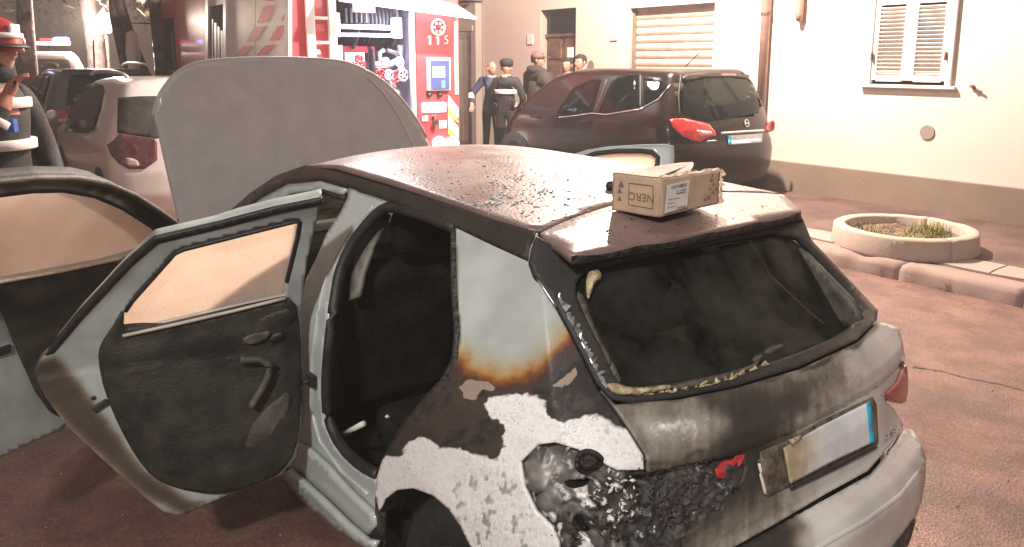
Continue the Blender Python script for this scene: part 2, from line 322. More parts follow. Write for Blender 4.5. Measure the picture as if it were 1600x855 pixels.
def dens(poly, step, closed=True):
    out = []; n = len(poly)
    for i in range(n if closed else n - 1):
        a = V(poly[i]); b = V(poly[(i + 1) % n]); k = max(1, int((b - a).length / step))
        out += [tuple(a.lerp(b, j / k)) for j in range(k)]
    if not closed: out.append(tuple(poly[-1]))
    return out
def smooth(poly, it=1, closed=True):          # corner-cutting for rounded outlines
    for _ in range(it):
        o = []; n = len(poly)
        for i in range(n if closed else n - 1):
            a = V(poly[i]); b = V(poly[(i + 1) % n]); o += [tuple(a.lerp(b, .25)), tuple(a.lerp(b, .75))]
        if not closed: o = [poly[0]] + o + [poly[-1]]
        poly = o
    return poly
def inside(P, poly):
    P = np.asarray(P); x, y = P[:, 0], P[:, 1]; r = np.zeros(len(P), bool); n = len(poly)
    for i in range(n):
        x1, y1 = poly[i]; x2, y2 = poly[(i + 1) % n]
        if y1 == y2: continue
        c = ((y1 > y) != (y2 > y)) & (x < (x2 - x1) * (y - y1) / (y2 - y1) + x1); r ^= c
    return r
def sdist(P, poly, closed=True):              # >0 inside
    P = np.asarray(P, float); d = np.full(len(P), 1e9); n = len(poly)
    for i in range(n if closed else n - 1):
        a = np.array(poly[i], float); b = np.array(poly[(i + 1) % n], float); ab = b - a
        t = np.clip(((P - a) @ ab) / max(1e-9, ab @ ab), 0, 1); d = np.minimum(d, np.linalg.norm(P - a - t[:, None] * ab, axis=1))
    return np.where(inside(P, poly), d, -d) if closed else d
def zone(P, poly, feather):
    return np.clip(sdist(P, poly) / (2 * feather) + .5, 0, 1)
def tri(outline, step, holes=()):
    pts = dens(outline, step); n = len(pts); edges = [(i, (i + 1) % n) for i in range(n)]
    for h in holes:
        hp = dens(h, step); k = len(pts); pts += hp; edges += [(k + i, k + (i + 1) % len(hp)) for i in range(len(hp))]
    A = np.array(outline); x0, y0 = A.min(0); x1, y1 = A.max(0)
    gx, gy = np.meshgrid(np.arange(x0 + step * .5, x1, step), np.arange(y0 + step * .5, y1, step)); G = np.stack([gx.ravel(), gy.ravel()], 1)
    if len(G):
        ok = sdist(G, outline) > step * .35
        for h in holes: ok &= sdist(G, h) < -step * .35
        pts += [tuple(g) for g in G[ok]]
    v, e, f, *_ = delaunay_2d_cdt([V(p) for p in pts], edges, [], 1, 1e-5)
    v = np.array([tuple(p) for p in v])
    if holes:
        c = np.array([v[list(q)].mean(0) for q in f]); bad = np.zeros(len(f), bool)
        for h in holes: bad |= inside(c, h)
        f = [q for q, b in zip(f, bad) if not b]
    return v, [tuple(q) for q in f]
def setburn(o, R, G=None, B=None):
    n = len(R); a = o.data.color_attributes.new('burn', 'FLOAT_COLOR', 'POINT'); c = np.zeros((n, 4), np.float32); c[:, 3] = 1; c[:, 0] = R
    if G is not None: c[:, 1] = G
    if B is not None: c[:, 2] = B
    a.data.foreach_set('color', c.ravel())
def orient(P, f, eye):
    P = np.asarray(P); out = []
    for q in f:
        a, b, c = P[q[0]], P[q[1]], P[q[2]]; n = np.cross(b - a, c - a)
        out.append(q if n @ (eye - a) > 0 else q[::-1])
    return out
def pxpanel(name, poly, fr, F, m, parent, step=10, off=0., thick=.008, holes=(), burn=None, disp=None, t1=25, sm=True):
    v, f = tri(poly, step, holes); P = fr.hit(v, F, off, t1=t1); eye, _ = fr.rays([[0, 0]])
    if disp is not None: P = disp(P, v)
    f = orient(P, f, eye)
    o = link(name, P, f, m, parent, sm, thick)
    if burn: setburn(o, *burn(v))
    return o
def pxtube(name, line, fr, F, m, parent, r=.01, off=0., step=14, ns=6, sm=True, rz=None):
    P = fr.hit(dens(line, step, False), F, off); return tube(name, P, r, m, parent, ns, sm)
def tube(name, P, r, m, parent=None, ns=6, sm=True, caps=True, mb=None):
    P = [V(p) for p in P]; vs = []; fs = []; n = len(P); up = V((0, 0, 1))
    for i, p in enumerate(P):
        d = (P[min(i + 1, n - 1)] - P[max(i - 1, 0)])
        d = d.normalized() if d.length > 1e-9 else V((0, 0, 1)); a = d.cross(up if abs(d.z) < .95 else V((1, 0, 0))).normalized(); b = d.cross(a)
        rr = r[i] if hasattr(r, '__len__') else r
        vs += [p + (a * math.cos(k * 2 * math.pi / ns) + b * math.sin(k * 2 * math.pi / ns)) * rr for k in range(ns)]
    for i in range(n - 1):
        for k in range(ns): fs.append((i * ns + k, i * ns + (k + 1) % ns, (i + 1) * ns + (k + 1) % ns, (i + 1) * ns + k))
    if caps: fs += [tuple(range(ns)), tuple(range((n - 1) * ns, n * ns))]
    if mb is not None: mb.add(vs, fs); return
    return link(name, vs, fs, m, parent, sm)
class MB:
    def __init__(s): s.v = []; s.f = []
    def add(s, v, f): k = len(s.v); s.v += [V(p) for p in v]; s.f += [tuple(i + k for i in q) for q in f]; return s
    def box(s, c, d, rz=0, R=None):
        M = R or Matrix.Rotation(rz, 3, 'Z'); x, y, z = [q / 2 for q in d]
        v = [V(c) + M @ V((a * x, b * y, e * z)) for a in (-1, 1) for b in (-1, 1) for e in (-1, 1)]
        return s.add(v, [(0, 1, 3, 2), (4, 6, 7, 5), (0, 4, 5, 1), (2, 3, 7, 6), (0, 2, 6, 4), (1, 5, 7, 3)])
    def lathe(s, c, prof, ns=16, axis='Z', sx=1, sy=1):
        v = []; f = []; n = len(prof)
        for r, h in prof:
            for k in range(ns):
                a = k * 2 * math.pi / ns; p = (r * math.cos(a) * sx, r * math.sin(a) * sy, h)
                if axis == 'X': p = (p[2], p[0], p[1])
                if axis == 'Y': p = (p[0], p[2], p[1])
                v.append(V(c) + V(p))
        for i in range(n - 1):
            for k in range(ns): f.append((i * ns + k, i * ns + (k + 1) % ns, (i + 1) * ns + (k + 1) % ns, (i + 1) * ns + k))
        f += [tuple(range(ns)), tuple(range((n - 1) * ns, n * ns))]
        return s.add(v, f)
    def tube(s, P, r, ns=6): tube('', P, r, None, mb=s, ns=ns); return s
    def make(s, name, m, parent=None, sm=False, bevel=0): return link(name, s.v, s.f, m, parent, sm, bevel=bevel)
def text(name, s, size, m, parent, M, depth=.002, sx=1):
    c = bpy.data.curves.new(name, 'FONT'); c.body = s; c.size = size; c.extrude = depth; c.align_x = 'CENTER'; c.align_y = 'CENTER'
    t = bpy.data.objects.new(name + '_tmp', c); COL.objects.link(t); dg = bpy.context.evaluated_depsgraph_get()
    me = bpy.data.meshes.new_from_object(t.evaluated_get(dg)); bpy.data.objects.remove(t); me.materials.clear(); me.materials.append(m)
    me.transform(Matrix.Diagonal((sx, 1, 1, 1)))
    o = bpy.data.objects.new(name, me); COL.objects.link(o); o.parent = parent; o.matrix_local = M; return o
def basis(o, x, y):          # matrix with given local x and y directions
    x = V(x).normalized(); z = x.cross(V(y)).normalized(); y = z.cross(x)
    return Matrix(((x.x, y.x, z.x, o[0]), (x.y, y.y, z.y, o[1]), (x.z, y.z, z.z, o[2]), (0, 0, 0, 1)))
def dup(o, parent=None):
    c = o.copy(); COL.objects.link(c)
    if parent: c.parent = parent
    return c

WF = Frame((0, 0, 0)); SF = Frame((0, 0, 0), rad(90) + TH)   # street frame: local x = s, local y = -n
# ================================================================ SETTING
YAW = rad(90) + TH
def grid(name, x0, x1, y0, y1, nx, ny, zf, m, loc=(0, 0, 0), rz=0, kind='structure'):
    v = [(x0 + (x1 - x0) * i / nx, y0 + (y1 - y0) * j / ny, 0) for j in range(ny + 1) for i in range(nx + 1)]
    v = [(x, y, zf(x, y)) for x, y, _ in v]
    f = [(j * (nx + 1) + i, j * (nx + 1) + i + 1, (j + 1) * (nx + 1) + i + 1, (j + 1) * (nx + 1) + i) for j in range(ny) for i in range(nx)]
    o = link(name, v, f, m, None, True); o.location = loc; o.rotation_euler = (0, 0, rz); return tag(o, kind=kind)
grid('road', -60, 160, -80, 80, 4, 4, lambda x, y: 0, MT['asphalt'], rz=YAW)
grid('pavement', -20, 40, -9.2, -6.58, 120, 8, lambda x, y: .13 + .004 * noise.noise(V((x * 2, y * 2, 0))), MT['pave'], rz=YAW)
pv = bpy.data.objects['pavement']
random.seed(3)
def rect_(x0, x1, y0, y1): return [(x0, y0), (x1, y0), (x1, y1), (x0, y1)]
for i in range(34):      # rough kerb blocks, laid end to end
    s = -9 + i * .92; b = MB(); L = .91
    v, f = [], []
    nseg = 16
    for k in range(nseg + 1):
        x = s + L * k / nseg
        for (y, z) in ((-6.30, -.05), (-6.31, .085), (-6.345, .125), (-6.56, .133), (-6.62, -.05)):
            q = .03 * noise.noise(V((x * 5, y * 9, z * 9 + i))) + .014 * noise.noise(V((x * 17, y * 19, z * 19 + i)))
            v.append((x, y + q, z + q * .6))
    for k in range(nseg):
        for j in range(4): f.append((k * 5 + j, k * 5 + j + 1, (k + 1) * 5 + j + 1, (k + 1) * 5 + j))
    f += [(0, 1, 2, 3, 4), tuple(range(nseg * 5, nseg * 5 + 5))]
    link('kerb_stone', v, f, MT['kerb'], pv, True)
for i in range(24):      # worn paving course behind the kerb
    s_ = -8 + i * 1.3; v, f = tri(rect_(s_, s_ + 1.285, -6.98, -6.62), .12)
    link('paving_slab', [(x, y, .138 + .010 * noise.noise(V((x * 6, y * 6, 0)))) for x, y in v], f, MT['stone'], pv, False, .03, -1)

# ---------------------------------------------------------------- the house along the pavement
HF = Frame(sn(0, 8.9), YAW); wallF = plane(1, 0)
def hw(px, py): return HF.hit([(px, py)], wallF)[0]
house = empty('house', sn(0, 8.9), YAW)
tag(house, 'cream plastered house with roller shutter, wooden door and louvred window', 'house')
def rect(x0, x1, z0, z1): return [(x0, z0), (x1, z0), (x1, z1), (x0, z1)]
GS = (7.0, 8.62, .13, 2.60); DO = (9.87, 10.80, .13, 2.68); WI = (3.80, 4.74, 1.53, 3.05)
holes = [rect(*GS), rect(*DO), rect(*WI)]
v, f = tri(rect(-9, 12.6, .0, 6.5), .45, holes)
link('wall', [(p[0], -.13, p[1]) for p in v], [q for q in f], MT['wall'], house, thick=.26, off=0)
for (x0, x1, z0, z1) in (GS, DO, WI):      # reveals
    b = MB()
    for q in (((x0 - .005), -.13), ((x1 + .005), -.13)): b.box((q[0], -.16, (z0 + z1) / 2), (.012, .30, z1 - z0))
    b.box(((x0 + x1) / 2, -.16, z1 + .004), (x1 - x0, .30, .012))
    b.make('reveal', MT['wall2'], house)
b = MB(); b.box((-1.05, .022, .31), (15.9, .045, .40)); b.make('plinth', MT['plinth'], house, bevel=.01)
b = MB(); b.box((9.25, .022, .31), (1.1, .045, .40)); b.make('plinth', MT['plinth'], house, bevel=.01)
# roller shutter
sh = MB().box((7.81, -.145, 1.38), (1.62, .02, 2.5)).make('roller_shutter', MT['shutter'], house)
for i in range(21):
    z = .18 + i * .118
    v = []; f = []
    for x in (7.04, 8.58):
        for k in range(6): a = k / 5; v.append((x, -.13 + .022 * math.sin(a * math.pi), z + .108 * a))
    f = [(k, k + 1, 7 + k, 6 + k) for k in range(5)]
    link('slat', v, f, MT['shutter'], sh, True)
for x in (7.015, 8.605): MB().box((x, -.10, 1.36), (.035, .07, 2.45)).make('guide_rail', MT['gate'], sh)
MB().box((7.81, -.12, 2.63), (1.62, .08, .06)).make('lintel_strip', MT['blackish'] if 'blackish' in MT else MT['gate'], sh)
# wooden door
dr = MB().box((10.335, -.17, 1.4), (.92, .05, 2.54)).make('front_door', MT['wood'], house)
for (z0, z1) in ((.25, 1.0), (1.08, 1.75), (1.83, 2.2)):
    for x in (10.13, 10.55): MB().box((x, -.135, (z0 + z1) / 2), (.33, .03, z1 - z0)).make('door_panel', MT['wood'], dr, bevel=.012)
MB().box((10.335, -.13, 2.46), (.82, .03, .36)).make('transom_light', MT['dglass'], dr)
MB().box((10.335, -.125, 2.24), (.92, .06, .05)).make('transom_bar', MT['wood'], dr)
MB().tube([(9.97, -.11, 1.15), (9.97, -.06, 1.15), (9.97, -.06, 1.27), (9.97, -.11, 1.27)], .009).make('door_handle', MT['chrome'], dr)
# louvred shutters
wn = MB().box((4.27, -.16, 2.29), (.94, .03, 1.52)).make('window', MT['dglass'], house)
for x in (3.82, 4.72): MB().box((x, .01, 2.29), (.06, .07, 1.56)).make('frame_post', MT['whitewood'], wn, bevel=.006)
MB().box((4.27, .012, 3.07), (.96, .07, .06)).make('frame_head', MT['whitewood'], wn)
MB().box((4.27, .02, 1.51), (1.06, .08, .035)).make('window_sill', MT['whitewood'], wn, bevel=.008)
slat_me = None
for x in (4.055, 4.485):
    b = MB()
    for dx in (-.18, .18): b.box((x + dx, .0, 2.30), (.07, .045, 1.44))
    for z in (1.60, 3.0): b.box((x, .0, z), (.29, .043, .07))
    b.box((x, .0, 2.45), (.29, .043, .05))
    b.make('shutter_leaf', MT['whitewood'], wn, bevel=.004)
    for k in range(29):
        z = 1.665 + k * .0445
        if abs(z - 2.45) < .045: continue
        if slat_me is None:
            o = MB().box((0, 0, 0), (.29, .008, .046), R=Matrix.Rotation(rad(-38), 3, 'X')).make('slat', MT['whitewood'], wn); slat_me = o
        else: o = dup(slat_me, wn)
        o.location = (x, .002, z)
for x in (3.86, 4.68): MB().box((x, .05, 1.85), (.02, .03, .09)).make('shutter_hinge', MT['iron'], wn)
# downpipe, stub, small wall things
MB().tube([(6.12, .075, 6.4), (6.12, .075, .13)], .062, 10).make('downpipe', MT['pipe'], house, True)
for z in (1.0, 2.4): MB().lathe((6.12, .075, z), [(.068, -.02), (.07, 0), (.068, .02)], 10).make('pipe_clip', MT['iron'], house)
q = hw(1253, 34); MB().tube([(q[0], .07, 3.4), (q[0], .07, q[2] + .08), (q[0], .06, q[2])], [.05, .05, .035], 8).make('pipe_stub', MT['pipe'], house, True)
q = hw(1449, 207); MB().lathe((q[0], 0, q[2]), [(.0, .015), (.078, .015), (.084, .0)], 20, 'Y').make('vent_cover', MT['stone'], house)
q = hw(1526, 139); MB().tube([(q[0] + .06, .03, q[2] + .03), (q[0], .03, q[2]), (q[0] - .07, .03, q[2] - .035)], .012).tube([(q[0] + .03, 0, q[2] + .02), (q[0] + .03, .06, q[2] + .03)], .018).make('shutter_holdback', MT['iron'], house)
for (px, py) in ((892, 82), (829, 62), (960, 55)):
    q = hw(px, py); MB().box((q[0], .012, q[2]), (.15, .022, .17)).make('number_tile', MT['whitewood'], house, bevel=.004)
q = hw(893, 97); MB().box((q[0], .015, q[2]), (.10, .03, .13)).make('intercom', MT['black'], house, bevel=.004)
q = hw(924, 104); MB().lathe((q[0], 0, q[2]), [(.0, .02), (.075, .02), (.08, 0)], 16, 'Y', 1, 1.3).make('vent_cover', MT['gate'], house)
b = MB()       # thin cable up the wall beside the shutter
b.tube([(6.93, .012, .13), (6.93, .012, 3.2)], .012).make('cable', MT['whitewood'], house)

# the next building along
h2 = empty('house', sn(12.62, 8.75), YAW); tag(h2, 'darker grey house beyond the fire engine with a dull brown metal gate', 'house')
v, f = tri(rect(0, 16, 0, 2.9), .8, [rect(.16, .95, .0, 2.38)])
link('wall', [(p[0], -.15, p[1]) for p in v], f, MT['wall2'], h2, thick=.3, off=0)
MB().box((8, -.02, 4.9), (16, .5, 3.9)).make('upper_wall', MT['facade'], h2)
g = MB().box((.555, -.12, 1.2), (.79, .04, 2.36)).make('gate', MT['gate'], h2)
for x in (.36, .75): MB().box((x, -.095, 1.2), (.32, .02, 2.1)).make('gate_panel', MT['gate'], g, bevel=.01)
MB().box((.555, .0, 2.43), (.95, .06, .10)).make('gate_head', MT['wall2'], g)

# far side: buildings that close the street beyond the trees
def facade(loc, rz, wd, h, label, wins, m):
    r = empty('building', loc, rz); tag(r, label, 'building')
    MB().box((0, 4, h / 2), (wd, 8, h)).make('wall', m, r)
    MB().box((0, 3.9, h + .1), (wd + .5, 8.6, .22)).make('eaves', MT['wood'], r)
    for (x, z, ww, hh, mm) in wins:
        fr = MB().box((x, -.02, z), (ww + .14, .06, hh + .14)).make('window', MT['whitewood'] if mm != 'shop' else MT['wood'], r)
        MB().box((x, -.055, z), (ww, .02, hh)).make('pane', MT['lantern'] if mm == 'lit' else MT['dglass'], fr)
    return r
random.seed(5)
wins = [(x, z, 1.0, 1.5, 'dark') for x in (-10, -6.5, -3, .5, 4, 7.5) for z in (5.2, 8.6)] + [(-6.2, 1.4, 2.2, 2.3, 'dark'), (-1.5, 1.5, 1.2, 2.0, 'dark'), (6, 1.5, 1.2, 2.0, 'dark')]
facade(V((-19, 33, 0)), rad(18), 26, 11, 'brown apartment building closing the far end of the street behind the trees', wins, MT['facade'])
wins = [(x, z, 1.1, 1.5, 'dark') for x in (-9, -5, -1, 3, 7) for z in (1.8, 5.2, 8.4)]
facade(sn(20, -6.5), YAW, 30, 10, 'brown terrace of houses along the left side of the street', wins, MT['facade'])

# planter ring
PX = V((3.59, 6.87, .128))
pr = empty('planter_ring', PX); tag(pr, 'round low concrete planter ring on the pavement with dry weeds inside', 'planter')
prof = [(.50, .0), (.615, .0), (.61, .02), (.60, .17), (.585, .185), (.505, .185), (.495, .172), (.49, .0)]
for k in range(3):        # cast segments with open joints
    v = []; f = []; ns = 20; a0 = k * 2 * math.pi / 3 + 4.9; a1 = a0 + 2 * math.pi / 3 - .010
    for i in range(ns + 1):
        a = a0 + (a1 - a0) * i / ns
        for r, z in prof:
            q = .006 * noise.noise(V((math.cos(a) * 6, math.sin(a) * 6, z * 9)))
            v.append(((r + q) * math.cos(a), (r + q) * math.sin(a), z + q))
    n = len(prof)
    for i in range(ns):
        for j in range(n - 1): f.append((i * n + j, i * n + j + 1, (i + 1) * n + j + 1, (i + 1) * n + j))
    f += [tuple(range(n)), tuple(range(ns * n, ns * n + n))]
    link('ring_segment', v, f, MT['concrete'], pr, True)
v = [(0, 0, .10)]; f = []
for j in range(1, 7):
    for k in range(30): a = k * math.pi / 15; r = .495 * j / 6; v.append((r * math.cos(a), r * math.sin(a), .10 + .035 * noise.noise(V((r * 5 * math.cos(a), r * 5 * math.sin(a), 3)))))
f += [(0, 1 + k, 1 + (k + 1) % 30) for k in range(30)]
for j in range(5):
    for k in range(30): f.append((1 + j * 30 + k, 1 + (j + 1) * 30 + k, 1 + (j + 1) * 30 + (k + 1) % 30, 1 + j * 30 + (k + 1) % 30))
link('soil', v, f, MT['soil'], pr, True)
random.seed(11); v = []; f = []
def blade(x, y, h, lean, a, wd):
    dx, dy = math.cos(a), math.sin(a); k = len(v)
    for t, s in ((0, 1), (.5, .8), (1, .08)):
        cx = x + dx * lean * t * t; cy = y + dy * lean * t * t; z = .10 + h * t * (1 - .25 * t)
        v.append((cx - dy * wd * s, cy + dx * wd * s, z)); v.append((cx + dy * wd * s, cy - dx * wd * s, z))
    f.extend([(k, k + 1, k + 3, k + 2), (k + 2, k + 3, k + 5, k + 4)])
tufts = [(-.33, .12, .16, 90, .11), (.02, -.33, .22, 120, .09), (.26, .02, .17, 160, .15), (.1, -.16, .2, 90, .12), (.38, .18, .12, 60, .10), (-.05, .30, .25, 40, .07), (-.2, -.25, .2, 60, .07)]
for (cx, cy, rr, n, hh) in tufts:
    for _ in range(n):
        a = random.random() * 6.28; r = rr * math.sqrt(random.random()); x, y = cx + r * math.cos(a), cy + r * math.sin(a)
        if x * x + y * y < .47 ** 2: blade(x, y, hh * random.uniform(.4, 1.2), random.uniform(.01, .09), random.random() * 6.28, random.uniform(.002, .005))
o = link('grass', v, f, MT['grass']); o.location = PX; tag(o, kind='stuff')

# trees and lamp at the far left
def tree(px, py, d, trunks, label, crown, seed):
    o_, dd = WF.rays([(px, py)]); d0 = dd[0] / dd[0][1] * d; base = V((d0[0], d0[1], 0)); random.seed(seed)
    r = empty('tree', base); tag(r, label, 'tree', 'trees at the far end of the street')
    b = MB()
    for pts, rs in trunks: b.tube(pts, rs, 8)
    b.make('trunk', MT['bark'], r, True)
    v = []; f = []
    cl = [(V((random.gauss(0, 1.6), random.gauss(0, 1.6), random.uniform(3.3, 7.2))), random.uniform(.5, 1.1)) for _ in range(26)]
    for c, rr in cl:
        for _ in range(110):
            p = c + V((random.gauss(0, rr * .5), random.gauss(0, rr * .5), random.gauss(0, rr * .4))); k = len(v)
            a = V((random.uniform(-1, 1), random.uniform(-1, 1), random.uniform(-1, 1))).normalized() * .16; q = a.cross(V((random.random(), random.random(), 1))).normalized() * .07
            v += [p - a, p + q, p + a, p - q]; f.append((k, k + 1, k + 2, k + 3))
    link('crown', v, f, MT['leaf'], r)
tree(208, 95, 15, [([(0, 0, 0), (-.05, 0, 1.3), (-.25, 0, 2.6), (-.3, .1, 4.5)], [.17, .14, .12, .07]), ([(.42, .1, 0), (.3, .1, 1.0), (0, 0, 2.1), (-.25, 0, 3.2)], [.15, .14, .12, .10]), ([(-.35, .1, 0), (-.25, .1, 1.4), (-.15, 0, 2.5)], [.08, .07, .06])], 'tree with forked leaning trunks behind the dark grey car', 1, 2)
tree(148, 95, 19, [([(0, 0, 0), (.05, 0, 2), (-.15, 0, 4.6)], [.24, .2, .12]), ([(.03, 0, 1.9), (.7, .2, 4)], [.11, .06])], 'dark straight tree trunk beside the lantern beyond the white van', 1, 4)
tree(252, 95, 14.5, [([(0, 0, 0), (.03, 0, 1.8), (-.12, .1, 3.6)], [.19, .15, .1]), ([(.05, 0, 1.4), (.45, .2, 3.2)], [.10, .06])], 'tree trunk standing close to the fire engine cab', 1, 6)
tree(40, 95, 16, [([(0, 0, 0), (.05, 0, 2), (.2, 0, 4.6)], [.2, .17, .1])], 'dark tree trunk behind the helmeted firefighter', 1, 8)
tree(95, 95, 24, [([(0, 0, 0), (-.1, 0, 2), (.1, 0, 4.6)], [.3, .26, .16])], 'broad dark trunk beyond the white van with the light bar', 1, 9)
o_, dd = WF.rays([(170, 95)]); p = V(dd[0] / dd[0][1] * 18); r = empty('street_lantern', (p.x, p.y, 0)); tag(r, 'pale square lantern on a thin post between the tree trunks', 'street lamp')
MB().tube([(0, 0, 0), (0, 0, 2.42)], .035, 8).make('post', MT['iron'], r)
MB().lathe((0, 0, 2.42), [(.10, 0), (.17, .12), (.15, .38), (.10, .46)], 8).make('lamp_glass', MT['lantern'], r)
MB().lathe((0, 0, 2.88), [(.12, 0), (.06, .06), (.02, .12)], 8).make('cap', MT['iron'], r)
# lamp fixtures: one on the house wall, one added behind the camera for fill
r = empty('wall_lamp', sn(6.0, 8.9, 4.95), YAW); tag(r, 'street lamp on a bracket high on the house wall above the black car', 'street lamp')
MB().tube([(0, 0, 0), (0, 1.1, .44), (0, 2.25, .46)], .03, 8).make('bracket', MT['iron'], r, True)
MB().lathe((0, 2.4, .34), [(.05, .16), (.17, .08), (.19, .02), (.17, .02), (.05, .12)], 18).make('lamp_head', MT['iron'], r, True)
r = empty('fill_lamp', V((-2.4, -4.0, 0))); tag(r, 'tall grey lamp post added behind the camera for fill light', 'street lamp'); d = V((1.0, .4, 5.22))
MB().tube([(0, 0, 0), (0, 0, d.z - .3), (d.x * .3, d.y * .3, d.z + .1), (d.x * .95, d.y * .95, d.z + .14)], [.08, .06, .05, .04], 8).make('post', MT['steel'], r, True)
MB().box((d.x, d.y, d.z + .12), (.5, .22, .1)).make('lamp_head', MT['steel'], r, bevel=.02)

# long crack in the road surface at the right
cr_ = [WF.hit([p_], plane(2, 0))[0] for p_ in dens([(1425, 574), (1470, 580), (1512, 592), (1560, 600), (1640, 622)], 12, False)]; v = []; f = []
for i, q in enumerate(cr_):
    a = .006 + .006 * noise.noise(V((i * .7, 0, 0))); off_ = .03 * noise.noise(V((i * .6, 3, 0))); v += [(q[0] + off_, q[1] + a, .004), (q[0] + off_, q[1] - a, .004)]
f = [(2 * i, 2 * i + 1, 2 * i + 3, 2 * i + 2) for i in range(len(cr_) - 1)]
tag(link('road_crack', v, f, MT['black'], None), kind='structure')
# ================================================================ THE BURNT CAR (local: x forward, y left, z up; origin on the ground by the rear axle)
CARL = (.39, 2.37, 0); CARY = rad(127.5)
CF = Frame(CARL, CARY, .0107, .0057)
car = empty('burnt_car', CARL); car.rotation_mode = 'QUATERNION'; car.rotation_quaternion = CF.M.to_quaternion()
tag(car, 'pale grey burnt hatchback in front with doors and bonnet open', 'car')
def bowz(tab):
    zs, ys = zip(*tab); return lambda z: np.interp(z, zs, ys)
sb = bowz([(.1, .70), (.15, .74), (.3, .78), (.5, .80), (.7, .81), (.85, .805), (.95, .785), (1.05, .745), (1.15, .70), (1.25, .65), (1.32, .61), (1.38, .56), (1.42, .50), (1.6, .2)])
rb = bowz([(.1, -.60), (.2, -.66), (.3, -.72), (.4, -.755), (.5, -.77), (.6, -.765), (.64, -.74), (.655, -.685), (.68, -.668), (.75, -.655), (.80, -.648), (.866, -.626), (.882, -.652), (.92, -.642), (.96, -.612), (1.0, -.575), (1.034, -.54), (1.15, -.45), (1.25, -.37), (1.34, -.30), (1.40, -.25), (1.6, -.1)])
def Sy(x, z): return sb(z) - .32 * np.maximum(0, -x - .05) ** 2
def Rx(y, z):
    a = np.abs(y); return rb(z) + .10 * (a / .7) ** 2.5 + 1.6 * np.maximum(0, a - .62) ** 2
def FS(p): return np.abs(p[..., 1]) - Sy(p[..., 0], p[..., 2])                      # flanks
def FR(p): return Rx(p[..., 1], p[..., 2]) - p[..., 0]                             # tail
def FB(p): return np.maximum(FS(p), FR(p))                                        # both
zt = bowz([(-.5, 1.31), (-.4, 1.335), (-.32, 1.346), (-.18, 1.365), (0, 1.374), (.23, 1.386), (.63, 1.402), (1.03, 1.408), (1.27, 1.385), (1.45, 1.345), (1.6, 1.29)])
crn = bowz([(-.5, .008), (-.3, .016), (-.18, .022), (.2, .038), (.6, .052), (1.2, .05)])
def T(x, y): return zt(x) + crn(x) * (1 - ((y - .03) / .53) ** 2)
def FT(p): return p[..., 2] - T(p[..., 0], p[..., 1])

# ---- roof and spoiler (the seam is the gap between the two sheets)
edge = [(-.18, .56), (0, .56), (.23, .56), (.63, .56), (1.03, .555), (1.3, .55)]
def seamx(y): return -.185 + .09 * (1 - ((y - .03) / .53) ** 2)
ys = np.linspace(.555, -.50, 20)
ro = [(x, y) for x, y in edge] + [(1.40, .5), (1.46, .3), (1.47, 0), (1.46, -.25), (1.40, -.44), (1.2, -.50)] + [(.6, -.50), (.1, -.50)] + [(seamx(y) + .005, y) for y in ys[::-1]]
v, f = tri(ro, .05); v3 = [(a, b, float(T(a, b))) for a, b in v]
roof = link('roof', v3, f, MT['roof'], car, True, .012)
pe = CF.hit(dens([(893, 398), (1000, 382), (1100, 364), (1180, 347), (1252, 330)], 20, False), FT)
sp = [(seamx(y) - .005, y) for y in ys] + [tuple(q[:2]) for q in pe[::-1]]
v, f = tri(sp, .04); v3 = [(a, b, float(T(a, b)) - .001) for a, b in v]
link('spoiler', v3, f, MT['roof'], car, True, .022)
# dark underside of the spoiler, sloping in to the glass
tb = CF.hit([(905, 415), (1000, 398), (1100, 378), (1190, 360), (1256, 345)], FR)
pp = CF.hit([(893, 398), (1000, 382), (1100, 364), (1180, 347), (1252, 330)], FT)
lo = [V(q) - V((0, 0, .024)) for q in pp]
link('spoiler_lip', [V(q) - V((0, 0, .003)) for q in pp] + lo + [V(q) for q in tb], [(i, i + 1, 6 + i, 5 + i) for i in range(4)] + [(5 + i, 6 + i, 11 + i, 10 + i) for i in range(4)], MT['char'], car, True)
# ---- cant rail and A pillar (dark band under the roof edge)
rail = [(345, 342), (390, 302), (432, 274), (480, 257), (520, 260), (600, 283), (700, 318), (770, 343), (838, 362), (826, 380), (822, 410), (770, 384), (712, 357), (660, 334), (600, 312), (545, 292), (500, 280), (446, 286), (405, 308), (362, 342)]
def bsoot(val): return lambda v: (np.full(len(v), val),)
def FSe(p): return p[..., 1] - np.minimum(Sy(p[..., 0], p[..., 2]), .56 + .25 * np.maximum(0, 1.36 - p[..., 2]))
pxpanel('roof_rail', rail, CF, FSe, MT['burn'], car, 8, .002, .02, burn=lambda v: (.90 - .10 * (v[:, 0] < 540),))
pxpanel('windscreen_frame', [(362, 344), (406, 311), (446, 289), (500, 283), (540, 295), (534, 304), (500, 296), (452, 303), (415, 324), (392, 345)], CF, FSe, MT['paint'], car, 8, -.012, .02)
pxtube('door_seal', [(380, 352), (422, 322), (458, 306), (505, 299), (540, 310)], CF, FSe, MT['black'], car, .012, -.02)

